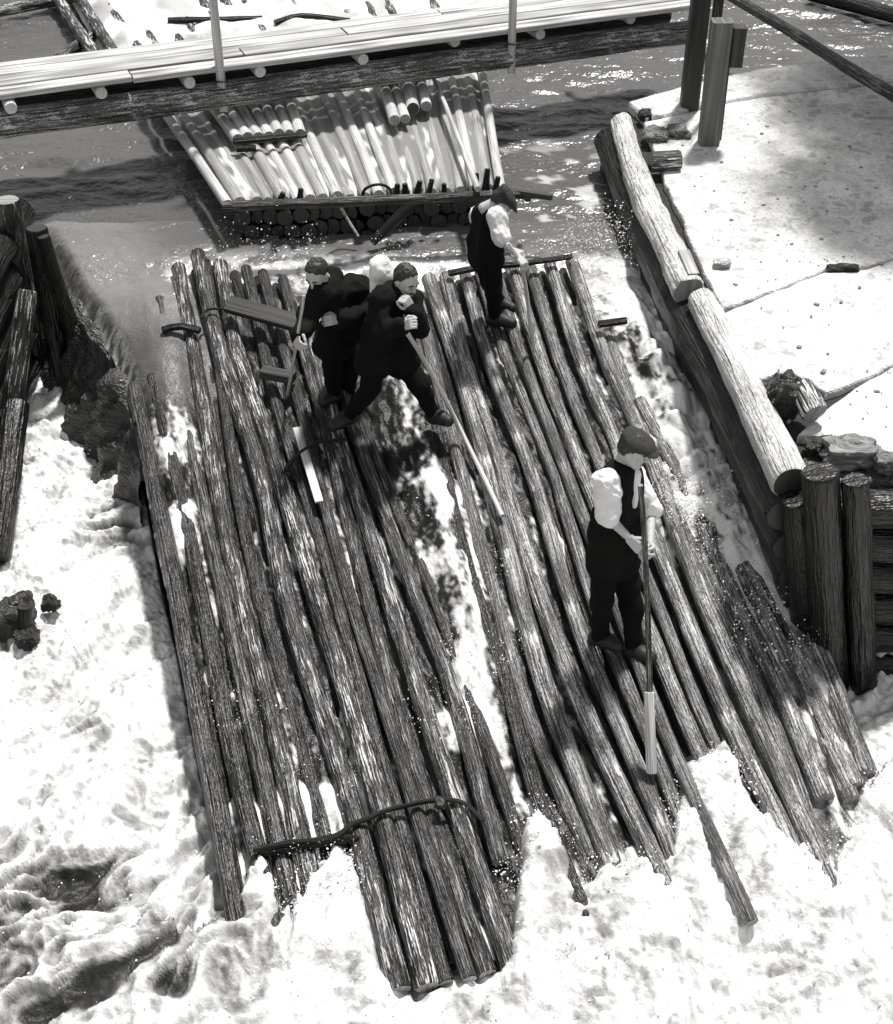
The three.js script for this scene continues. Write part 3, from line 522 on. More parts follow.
// ------------------------------------------------------------ far raft and things beyond the bridge
const raftD = thing('log_raft', 'foam-washed pale log raft beyond the footbridge at the top', 'raft', hp(330, 30, 1.55));
for (let i = 0; i < 24; i++) { const t = i / 23, a = hp(lerp(100, 600, t) + rr(-4, 4), lerp(62, 22, t), 1.68), b = hp(lerp(10, 560, t), -75, 1.68); part('log', logGeo([b, a], 0.065, 0.07, { seg: 4, nr: 10 }), [M.barkPale[i % 2], M.cut], raftD); }
part('crossbar', logGeo([hp(168, 21, 1.77), hp(262, 18, 1.77)], 0.035, 0.03), barkCut(M.barkWet[0]), raftD);
part('crossbar', logGeo([hp(275, 22, 1.77), hp(300, 15, 1.8), hp(350, 20, 1.77)], 0.03, 0.03), barkCut(M.barkWet[1]), raftD);
struct('raft_water', sheet(120, 60, (s, t) => {
  const a = hp(lerp(108, 590, s), lerp(60, 22, s), 1.66), b = hp(lerp(40, 560, s), -60, 1.66), e = sstep(0, 0.06, s) * sstep(1, 0.94, s) * sstep(0, 0.06, t);
  return [lerp(a.x, b.x, t), 1.76 + 0.09 * N(s * 16, t * 6, 161) + 0.03 * N(s * 40, t * 20, 162) - 0.2 * (1 - e), -lerp(a.z, b.z, t), lerp(0.45, 0.88, sstep(-0.3, 0.1, N(s * 20, t * 8, 163)))];
}, 0.8), M.chute);
single('boom_log', logGeo([hp(58, 60, 1.6), hp(106, 26, 1.6)], 0.07, 0.06), barkCut(M.barkPale[0]), 'pale boom log floating beside the far raft, upper left', 'log');
single('boom_log', logGeo([hp(-60, 22, 1.62), hp(60, 0, 1.62), hp(200, -24, 1.62)], 0.07, 0.06), barkCut(M.barkPale[0]), 'pale thin log crossing the top left corner over dark water', 'log');

// ------------------------------------------------------------ footbridge
{
  const DY = 2.55, near0 = hp(-60, 104, DY), near1 = hp(700, 6, DY), d = V().subVectors(near1, near0).normalize(), back = V(d.z, 0, -d.x); if (back.z > 0) back.negate();
  const A = V().copy(near0).addScaledVector(d, -1.5), E = V().copy(near1).addScaledVector(d, 0.1)
  const br = thing('footbridge', 'pale plank footbridge on a dark log beam crossing the river at the top', 'bridge', V(0, 1.5, -13));
  const wds = [0.2, 0.2, 0.22, 0.21]; let o = 0.06;
  const mats = [M.plank, M.plankGrey, M.plank, M.plank];
  wds.forEach((w, i) => { const L = A.distanceTo(E), cut = 0.35 + 0.12 * i; const seg = [[0, cut], [cut + 0.002, 1]]; for (const [u, v] of seg) part('plank', boxAlong(V().copy(A).addScaledVector(d, u * L).addScaledVector(back, o + w / 2).add(V(0, -0.025 + rr(-0.006, 0.006) + (i === 0 ? -0.015 : 0), 0)), V().copy(A).addScaledVector(d, v * L).addScaledVector(back, o + w / 2).add(V(0, -0.025 + rr(-0.006, 0.006), 0)), w - 0.012, 0.05), mats[i], br); o += w + 0.012; });
  for (const [px, py] of [[-60, 117], [10, 107], [101, 93], [189, 82], [260, 72], [363, 58], [455, 43], [539, 33], [630, 19]]) { const p = hp(px, py, DY - 0.115), q = V().copy(p).addScaledVector(back, 1.0); p.addScaledVector(back, -0.02); part('joist', logGeo([p, q], 0.055, 0.055, { nr: 12 }), [M.smooth, M.smooth], br); }
  const by = DY - 0.115 - 0.06 - 0.125;
  for (const [k, mm] of [[0.14, 2], [0.8, 1]]) part('beam', logGeo([V().copy(A).addScaledVector(back, k).setY(by), V().copy(A).lerp(E, 0.5).addScaledVector(back, k).setY(by + 0.01), V().copy(E).addScaledVector(back, k).setY(by)], 0.13, 0.115, { nr: 18 }), barkCut(mm === 2 ? M.barkDry[1] : M.barkWet[1]), br);
  const posts = [];
  for (const [px, py] of [[222, 98], [510, 60]]) { const base = hp(px, py, by - 0.02).addScaledVector(back, -0.04); base.y = by - 0.13; const top = V(base.x - 0.01, DY + 1.05, base.z); posts.push(top); part('railing_post', boxAlong(base, top, 0.075, 0.06), M.plank, br); part('binding', new THREE.TorusGeometry(0.055, 0.008, 6, 14).rotateX(Math.PI / 2).translate(base.x, by + 0.16, base.z), M.iron, br); }
}
// sluice posts
{
  const g1 = thing('sluice_post', 'tall dark square sluice post behind the shorter grey one at top right', 'post', bp(689, 110));
  const a = bp(689, 110, 0); part('post', boxAlong(V(a.x, a.y - 0.6, a.z), V(a.x, a.y + 1.9, a.z), 0.17, 0.16), M.darkWood, g1);
  const g2 = thing('sluice_post', 'short grey squared post with a side block at the bank edge', 'post', bp(708, 145));
  const b = bp(708, 145, 0); part('post', boxAlong(V(b.x, b.y - 0.6, b.z), V(b.x, b.y + 1.12, b.z), 0.18, 0.17), mat(0.2, 0.7, { map: woodMap, bumpMap: woodMap, bumpScale: 0.006 }), g2);
  part('side_block', boxAlong(V(b.x + 0.16, b.y + 0.72, b.z - 0.03), V(b.x + 0.165, b.y + 1.06, b.z - 0.03), 0.12, 0.14), M.darkWood, g2);
  part('brace', boxAlong(V(b.x + 0.1, b.y - 0.1, b.z - 0.09), V(b.x + 0.1, b.y + 0.75, b.z - 0.09), 0.06, 0.05), M.darkWood, g2);
  single('thin_stake', logGeo([bp(706, 120), bp(706, 120).setY(3.6)], 0.03, 0.028, { nr: 8 }), [M.bark[1], M.cut], 'thin round stake rising behind the short grey post', 'stake');
}
{
  const a = hp(720, -10, 2.2), e = hp(960, 135, 2.3);
  const r = thing('bank_railing', 'long dark pole slanting over the bank at top right', 'pole', V(e.x, 1.9, e.z));
  part('rail', logGeo([a, e], 0.055, 0.06), barkCut(M.bark[3]), r);
  part('post', logGeo([V(e.x, 1.7, e.z), V(e.x, 2.3, e.z)], 0.06, 0.06), barkCut(M.bark[3]), r);
  part('post', logGeo([V(a.x, 1.0, a.z), V(a.x, 2.3, a.z)], 0.06, 0.06), barkCut(M.bark[3]), r);
  single('floating_log', logGeo([hp(810, -8, 1.62), hp(960, 34, 1.62)], 0.1, 0.09), barkCut(M.barkWet[1]), 'dark log in the far top right corner beyond the bank', 'log');
}

// ------------------------------------------------------------ right bank
function slab(pts, top, thick, m, name, parent, bev = 0.02) {        // a stone slab on the bank's slope, irregular rim
  const c = []; for (let i = 0; i < pts.length; i++) { const a = pts[i], b = pts[(i + 1) % pts.length], n = Math.max(1, Math.round(a.distanceTo(b) / 0.12)); for (let k = 0; k < n; k++) { const t = k / n, x = lerp(a.x, b.x, t), z = lerp(a.z, b.z, t); c.push(new THREE.Vector2(x + 0.03 * N(x * 4, z * 4, 201), -z + 0.03 * N(x * 4, z * 4, 203))); } }
  const g = new THREE.ExtrudeGeometry(new THREE.Shape(c), { depth: thick - bev * 2, bevelEnabled: true, bevelSize: bev, bevelThickness: bev, bevelSegments: 2 });
  const p = g.attributes.position, uv = g.attributes.uv;
  for (let i = 0; i < p.count; i++) { const x = p.getX(i), h = p.getY(i), z = p.getZ(i) - thick + bev; p.setXYZ(i, x, bankY(h) + top + z, -h); uv.setXY(i, (x + z) / 2.2, (h + z) / 2.2); }
  g.computeVertexNormals(); return part(name, g, m, parent);
}
const bank = new THREE.Group(); bank.name = 'stone_bank'; bank.userData.kind = 'structure'; scene.add(bank);
const P = (...l) => l.map(([a, b]) => bp(a, b));
slab(P([622, 108], [660, 195], [702, 295], [752, 390], [806, 482], [893, 474], [1100, 462], [1500, 400], [1500, 30], [893, 53], [760, 70], [690, 86]), -0.05, 2.6, M.earth, 'bank_core', bank);
slab(P([632, 106], [690, 90], [760, 74], [893, 57], [1300, 20], [1300, 45], [893, 82], [760, 97], [690, 111], [646, 121]), 0.05, 0.14, M.stone, 'stone_slab', bank, 0.03);
slab(P([646, 124], [690, 114], [760, 100], [893, 85], [1300, 48], [1300, 190], [893, 258], [868, 266], [822, 270], [765, 293], [724, 309], [700, 258], [668, 185]), 0.02, 0.12, M.stone, 'stone_slab', bank);
slab(P([726, 315], [766, 298], [824, 275], [868, 271], [893, 263], [1300, 196], [1300, 270], [893, 364], [850, 384], [826, 392], [800, 376], [776, 372], [760, 380]), 0.015, 0.12, M.stone, 'stone_slab', bank);
slab(P([800, 436], [834, 408], [856, 391], [893, 370], [1300, 276], [1300, 440], [893, 456], [868, 440], [830, 436]), 0.02, 0.12, M.stone, 'stone_slab', bank);
slab(P([808, 478], [800, 458], [820, 452], [880, 458], [893, 460], [1200, 446], [1200, 462], [893, 478]), -0.02, 0.1, M.rockDark, 'stone_slab', bank);
// curb logs
single('curb_log', logGeo([bp(620, 122, -0.02), bp(640, 185, 0.02), bp(689, 292, 0.03)], 0.1, 0.125, { nr: 22, knob: 0.2 }), [M.curb, M.cut], 'upper pale split log along the edge of the stone bank', 'log', null);
single('curb_log', logGeo([bp(700, 300, 0.03), bp(745, 385, 0.04), bp(792, 484, 0.02)], 0.105, 0.125, { nr: 22, knob: 0.1 }), [M.curb, M.cutWet], 'lower pale log along the bank edge, ending above the dark piles', 'log', null);
single('wood_splinter', boxAlong(bp(684, 252, 0.15), bp(694, 276, 0.14), 0.09, 0.04), M.plankGrey, 'grey split end of timber on the upper curb log', 'timber');
// crib wall along the chute
{
  const cw = thing('crib_wall', 'dark wet wall of stacked logs and upright piles holding the right bank', 'wall', V(3, -0.3, -8));
  const line = [[612, 122], [640, 190], [690, 294], [745, 388], [796, 488]];
  for (let k = 0; k < 6; k++) { const pts = line.map(([a, b]) => { const p = bp(a, b); return V(p.x - 0.03 + 0.075 * k, p.y - 0.18 - k * 0.25, p.z + 0.02); }); part('wall_log', logGeo(pts, 0.14, 0.15, { knob: 0.16, nr: 12 }), barkCut(M.barkWet[0]), cw); }
  const fr = bp(802, 486);
  for (let k = 0; k < 6; k++) part('wall_log', logGeo([V(fr.x - 0.02 + 0.07 * k, fr.y - 0.14 - k * 0.26, fr.z + 0.04), V(fr.x + 2.6, fr.y - 0.16 - k * 0.26, fr.z + 0.12)], 0.13, 0.13, { knob: 0.14, nr: 12 }), barkCut(M.barkWet[k % 3 === 1 ? 1 : 0]), cw);
  
  const pile = (px, py, hh, r, m, y0 = -0.3) => { const t = vp(px, py, hh); part('pile', logGeo([t, V(t.x + 0.42, y0, t.z + 0.08)], r, r * 1.1, { nr: 16, knob: 0.1 }), [m, M.barkWet[0]], cw); };
  pile(820, 472, -fr.z - 0.2, 0.115, M.barkWet[0]); pile(856, 480, -fr.z - 0.22, 0.085, M.barkWet[1]); pile(797, 500, -fr.z - 0.1, 0.1, M.barkWet[0]);
}
const rock = (px, py, off, rx, ry, rz, m, label) => { const p = bp(px, py, off); return single('rock', rockGeo(p, rx, ry, rz, px * 0.37), m, label, 'rock'); };
rock(850, 452, 0.06, 0.2, 0.09, 0.14, M.rock, 'grey rounded rock on the bank edge above the piles');
rock(820, 447, 0.02, 0.11, 0.07, 0.1, M.rockDark, 'dark rock wedged left of the grey rock above the piles');
rock(886, 462, 0.06, 0.09, 0.07, 0.08, M.rock, 'pale small rock at the right edge above the crib wall');
rock(722, 263, 0.05, 0.08, 0.035, 0.06, M.stone, 'small flat pale stone alone on the white slab');
rock(655, 135, 0.04, 0.13, 0.07, 0.14, M.rock, 'grey stone inside the bank corner behind the upper curb log');
rock(678, 132, 0.04, 0.12, 0.07, 0.14, M.rock, 'grey stone between the corner stone and the square post');
rock(645, 115, 0.04, 0.07, 0.05, 0.08, M.rockDark, 'small dark stone at the far bank corner');
rock(843, 268, 0.03, 0.15, 0.03, 0.06, M.rockDark, 'dark clod of earth lying along the crack in the white slab');
rock(783, 398, 0.12, 0.13, 0.2, 0.12, M.rockDark, 'dark upright stone in the hollow beside the lower curb log');
single('log_block', logGeo([bp(799, 386, 0.2), bp(815, 414, 0.12)], 0.085, 0.09, { nr: 16, knob: 0.05 }), [M.barkPale[1], M.cut], 'pale sawn log block leaning on the dark upright stone', 'log block');
single('log_block', logGeo([bp(650, 162, 0.09), bp(680, 160, 0.09)], 0.09, 0.09, { nr: 16 }), [M.barkPale[0], M.cutWet], 'short thick log chunk with a dark sawn end near the square post', 'log block');
{ const p = slopeP(880, 645, -0.5, 0.13); single('rock', rockGeo(V(p.x, p.y + 0.08, p.z), 0.12, 0.12, 0.12, 77), M.stone, 'pale rock in the foam at the foot of the crib wall', 'rock'); }

// pebbles, chips and grit scattered over the slabs
{
  const g = rockGeo(V(0, 0, 0), 1, 0.6, 1, 5, 1, 0.3), list = [], m = new THREE.Matrix4();
  for (let i = 0; i < 260; i++) { const px = rr(650, 890), py = rr(105, 470); if (px < 655 + (py - 105) * 0.42) continue; const p = bp(px, py, 0.025), r = 0.005 + 0.014 * Math.pow(rnd(), 4); list.push([p, r]); }
  const im = new THREE.InstancedMesh(g, M.stone, list.length); list.forEach(([p, r], i) => { m.compose(p, new THREE.Quaternion().setFromEuler(new THREE.Euler(0, rnd() * 6, 0)), V(r * rr(0.8, 1.8), r, r)); im.setMatrixAt(i, m); });
  im.name = 'gravel'; im.castShadow = im.receiveShadow = true; im.userData.kind = 'stuff'; scene.add(im); tag(im, 'grit and small pebbles scattered over the white stone slabs', 'gravel'); im.userData.kind = 'stuff';
}
// spruce beside the bank (its shade falls across the slab)
function conifer(x, y, z, hgt, rad, n, label) {
  const t = thing('spruce_tree', label, 'tree', V(x, y, z), 'spruces on the right bank');
  part('trunk', logGeo([V(x, y - 0.3, z), V(x + 0.1, y + hgt, z)], 0.16, 0.02), barkCut(M.barkWet[1]), t);
  const pos = [], idx = [];
  for (let k = 0; k < n; k++) {
    const f = Math.pow(rnd(), 0.8), hy = y + hgt * (0.36 + 0.64 * f), L = rad * (1 - f) * rr(0.7, 1.15) + 0.12, az = rnd() * 6.2832, dx = Math.cos(az), dz = Math.sin(az);
    for (let j = 0; j < 26; j++) { const q = rr(0.08, 1) * L, w = (L - q) * 0.32 + 0.05, off = rr(-1, 1) * w, cx = x + dx * q - dz * off, cz = z + dz * q + dx * off, cy = hy - 0.28 * q + rr(-0.05, 0.02); const a = rnd() * 6.28, l = rr(0.06, 0.14), wd = 0.018; const ex = dx * 0.8 + Math.cos(a) * 0.6, ez = dz * 0.8 + Math.sin(a) * 0.6; const b = pos.length / 3; pos.push(cx - ez * wd, cy, cz + ex * wd, cx + ez * wd, cy, cz - ex * wd, cx + ex * l, cy - 0.04, cz + ez * l); idx.push(b, b + 1, b + 2); }
  }
  const g = new THREE.BufferGeometry(); g.setAttribute('position', new THREE.Float32BufferAttribute(pos, 3)); g.setIndex(idx); g.computeVertexNormals();
  part('crown', g, Object.assign(M.needles.clone(), { side: THREE.DoubleSide }), t);
}
conifer(4.6, 1.8, -12.7, 7.0, 1.9, 900, 'tall dark spruce on the right bank, nearest of the three');
conifer(5.1, 1.8, -15.2, 8.0, 2.1, 900, 'slender dark spruce on the right bank, farthest upstream of the three');
conifer(5.6, 1.8, -13.8, 7.4, 2.0, 900, 'broad dark spruce on the right bank, standing back from the river');

// ------------------------------------------------------------ people
function surfaceNets(sdf, lo, hi, cell) {
  const nx = Math.ceil((hi.x - lo.x) / cell) + 1, ny = Math.ceil((hi.y - lo.y) / cell) + 1, nz = Math.ceil((hi.z - lo.z) / cell) + 1, f = new Float32Array(nx * ny * nz);
  const id = (i, j, k) => (k * ny + j) * nx + i;
  for (let k = 0; k < nz; k++) for (let j = 0; j < ny; j++) for (let i = 0; i < nx; i++) f[id(i, j, k)] = sdf(lo.x + i * cell, lo.y + j * cell, lo.z + k * cell);
  const vi = new Int32Array(f.length).fill(-1), pos = [], idx = [], uv = [];
  const C = [[0, 0, 0], [1, 0, 0], [0, 1, 0], [1, 1, 0], [0, 0, 1], [1, 0, 1], [0, 1, 1], [1, 1, 1]], E = [[0, 1], [2, 3], [4, 5], [6, 7], [0, 2], [1, 3], [4, 6], [5, 7], [0, 4], [1, 5], [2, 6], [3, 7]];
  for (let k = 0; k < nz - 1; k++) for (let j = 0; j < ny - 1; j++) for (let i = 0; i < nx - 1; i++) {
    const v = C.map(([a, b, c]) => f[id(i + a, j + b, k + c)]); let m = 0; for (let q = 0; q < 8; q++) if (v[q] < 0) m++;
    if (m === 0 || m === 8) continue;
    let x = 0, y = 0, z = 0, n = 0;
    for (const [a, b] of E) if ((v[a] < 0) !== (v[b] < 0)) { const t = v[a] / (v[a] - v[b]); x += lerp(C[a][0], C[b][0], t); y += lerp(C[a][1], C[b][1], t); z += lerp(C[a][2], C[b][2], t); n++; }
    vi[id(i, j, k)] = pos.length / 3; const X = lo.x + (i + x / n) * cell, Y = lo.y + (j + y / n) * cell, Z = lo.z + (k + z / n) * cell; pos.push(X, Y, Z); uv.push((X + Z * 0.7) * 4, Y * 4);
  }
  const quad = (a, b, c, d, flip) => { if (a < 0 || b < 0 || c < 0 || d < 0) return; flip ? idx.push(a, c, b, b, c, d) : idx.push(a, b, c, c, b, d); };
  for (let k = 1; k < nz - 1; k++) for (let j = 1; j < ny - 1; j++) for (let i = 1; i < nx - 1; i++) {
    const s = f[id(i, j, k)] < 0;
    if (s !== (f[id(i + 1, j, k)] < 0)) quad(vi[id(i, j - 1, k - 1)], vi[id(i, j, k - 1)], vi[id(i, j - 1, k)], vi[id(i, j, k)], !s);
    if (s !== (f[id(i, j + 1, k)] < 0)) quad(vi[id(i - 1, j, k - 1)], vi[id(i, j, k - 1)], vi[id(i - 1, j, k)], vi[id(i, j, k)], s);
    if (s !== (f[id(i, j, k + 1)] < 0)) quad(vi[id(i - 1, j - 1, k)], vi[id(i, j - 1, k)], vi[id(i - 1, j, k)], vi[id(i, j, k)], !s);
  }
  const g = new THREE.BufferGeometry(); g.setAttribute('position', new THREE.Float32BufferAttribute(pos, 3)); g.setAttribute('uv', new THREE.Float32BufferAttribute(uv, 2)); g.setIndex(idx); g.computeVertexNormals();
  return g;
}
const bone = (a, b, ra, rb) => ({ a, b, ra, rb, dx: b.x - a.x, dy: b.y - a.y, dz: b.z - a.z, l2: Math.max(1e-9, a.distanceToSquared(b)) });
function dist(bs, x, y, z, k) {
  let d = 9;
  for (const o of bs) {
    const ax = x - o.a.x, ay = y - o.a.y, az = z - o.a.z, t = clamp((ax * o.dx + ay * o.dy + az * o.dz) / o.l2);
    const ex = ax - o.dx * t, ey = ay - o.dy * t, ez = az - o.dz * t, e = Math.sqrt(ex * ex + ey * ey + ez * ez) - lerp(o.ra, o.rb, t);
    d = d > 8 ? e : smin(d, e, k);
  }
  return d;
}
function skinOf(bs, k, cell, extra = 0, fold = 0, clip) {
  const lo = V(9e9, 9e9, 9e9), hi = V(-9e9, -9e9, -9e9);
  for (const o of bs) for (const [p, r] of [[o.a, o.ra], [o.b, o.rb]]) { const m = r + extra + 0.03 + cell * 2; lo.min(V(p.x - m, p.y - m, p.z - m)); hi.max(V(p.x + m, p.y + m, p.z + m)); }
  return surfaceNets((x, y, z) => { let d = dist(bs, x, y, z, k) - extra; if (fold && Math.abs(d) < 0.06) d += fold * (1.2 * N(x * 9, y * 13, z * 9) + 0.9 * Math.abs(N(x * 20 + y * 9, y * 17, z * 20)) + 0.3 * N(x * 40, y * 40, z * 40)); if (clip) d = Math.max(d, clip(x, y, z)); return d; }, lo, hi, cell);
}
// head in its own frame: x right, y up, z forward
const HEAD = (() => {
  const e = (x, y, z, c, r) => { const a = (x - c[0]) / r[0], b = (y - c[1]) / r[1], d = (z - c[2]) / r[2], q = Math.sqrt(a * a + b * b + d * d); return (q - 1) * Math.min(...r); };
  const nose = [bone(V(0, 0.012, 0.086), V(0, -0.026, 0.107), 0.009, 0.013), bone(V(-0.012, -0.03, 0.095), V(0.012, -0.03, 0.095), 0.008, 0.008)];
  const jaw = [bone(V(-0.045, -0.055, 0.015), V(-0.018, -0.095, 0.065), 0.03, 0.024), bone(V(0.045, -0.055, 0.015), V(0.018, -0.095, 0.065), 0.03, 0.024), bone(V(0, -0.06, 0.06), V(0, -0.06, 0.062), 0.034, 0.034)];
  const brow = [bone(V(-0.045, 0.024, 0.07), V(0, 0.022, 0.086), 0.012, 0.012), bone(V(0.045, 0.024, 0.07), V(0, 0.022, 0.086), 0.012, 0.012)];
  const cheek = [bone(V(-0.042, -0.022, 0.066), V(-0.03, -0.04, 0.07), 0.018, 0.016), bone(V(0.042, -0.022, 0.066), V(0.03, -0.04, 0.07), 0.018, 0.016)];
  const sdf = (x, y, z) => {
    let d = e(x, y, z, [0, 0.022, -0.008], [0.076, 0.098, 0.098]);
    d = smin(d, dist(jaw, x, y, z, 0.02), 0.03); d = smin(d, dist(brow, x, y, z, 0.01), 0.012); d = smin(d, dist(cheek, x, y, z, 0.01), 0.02); d = smin(d, dist(nose, x, y, z, 0.008), 0.008);
    for (const s of [-1, 1]) { const sock = Math.hypot(x - s * 0.032, y - 0.002, z - 0.096) - 0.017; d = -smin(-d, sock, 0.008); d = Math.min(d, Math.hypot(x - s * 0.032, y - 0.001, z - 0.076) - 0.0125); d = smin(d, e(x, y, z, [s * 0.08, -0.008, -0.008], [0.012, 0.032, 0.02]), 0.006); }
    const mo = Math.max(Math.abs(y + 0.066) - 0.003, Math.abs(x) - 0.024, 0.07 - z); d = Math.max(d, -mo - 0.0);
    d = smin(d, dist([bone(V(-0.017, -0.06, 0.088), V(0.017, -0.06, 0.088), 0.006, 0.006), bone(V(-0.014, -0.074, 0.086), V(0.014, -0.074, 0.086), 0.007, 0.007)], x, y, z, 0.004), 0.006);
    d = smin(d, dist([bone(V(0, -0.06, -0.02), V(0, -0.15, -0.035), 0.056, 0.06)], x, y, z, 0.01), 0.02);
    return d;
  };
  const hairS = (x, y, z) => { const d = e(x, y, z, [0, 0.026, -0.012], [0.085, 0.105, 0.105]) + 0.008 * N(x * 50, y * 20, z * 50); const cut = 0.03 + 0.02 * N(x * 40, y * 40, z * 40) - y + 1.5 * Math.max(0, z - 0.01) - 1.6 * Math.max(0, 0.0 - z) * 1; return Math.max(d, cut * 0.6); };
  const B0 = [V(-0.13, -0.19, -0.15), V(0.13, 0.16, 0.15)];
  return { skin: surfaceNets(sdf, B0[0], B0[1], 0.0045), hair: surfaceNets(hairS, B0[0], B0[1], 0.006),
    cap: surfaceNets((x, y, z) => { const yy = y - 0.25 * (z + 0.02) * -0.5; let d = e(x, yy, z, [0, 0.092, 0.0], [0.098, 0.036, 0.118]) + 0.004 * N(x * 30, y * 30, z * 30); d = smin(d, e(x, y, z, [0, 0.062, -0.01], [0.088, 0.05, 0.108]), 0.02); d = smin(d, Math.max(e(x, y, z, [0, 0.058, 0.1], [0.072, 0.014, 0.062]), -0.03 - z), 0.01); return d; }, V(-0.15, -0.05, -0.18), V(0.15, 0.18, 0.2), 0.006) };
})();
function handBones(w, d, n, s, curl = 0.9) {
  const b = [], at = (o, i, j, k) => V().copy(o).addScaledVector(d, i).addScaledVector(s, j).addScaledVector(n, k);
  for (const j of [-0.026, -0.009, 0.009, 0.026]) b.push(bone(at(w, 0, j * 0.6, 0), at(w, 0.082, j, 0), 0.017, 0.013));
  [[-0.029, 0.8], [-0.01, 0.97], [0.011, 1], [0.03, 0.92]].forEach(([j, k]) => { let p = at(w, 0.085, j, 0.002), a = 0.25; for (const [l, r] of [[0.042, 0.0095], [0.027, 0.0085], [0.021, 0.0075]]) { a += curl * 0.75; const q = V().copy(p).addScaledVector(d, l * k * Math.cos(a)).addScaledVector(n, l * k * Math.sin(a)); b.push(bone(p, q, r, r - 0.0008)); p = q; } });
  const t0 = at(w, 0.025, 0.03, 0.006), t1 = at(w, 0.055, 0.052, 0.022), t2 = at(w, 0.078, 0.046, 0.045), t3 = at(w, 0.09, 0.034, 0.06);
  b.push(bone(t0, t1, 0.015, 0.011), bone(t1, t2, 0.0105, 0.0095), bone(t2, t3, 0.0095, 0.008));
  return b;
}
function basis(fwd, upv = V(0, 1, 0)) { const f = fwd.clone().normalize(), r = V().crossVectors(upv, f).normalize(), u = V().crossVectors(f, r).normalize(); return new THREE.Matrix4().makeBasis(r, u, f); }
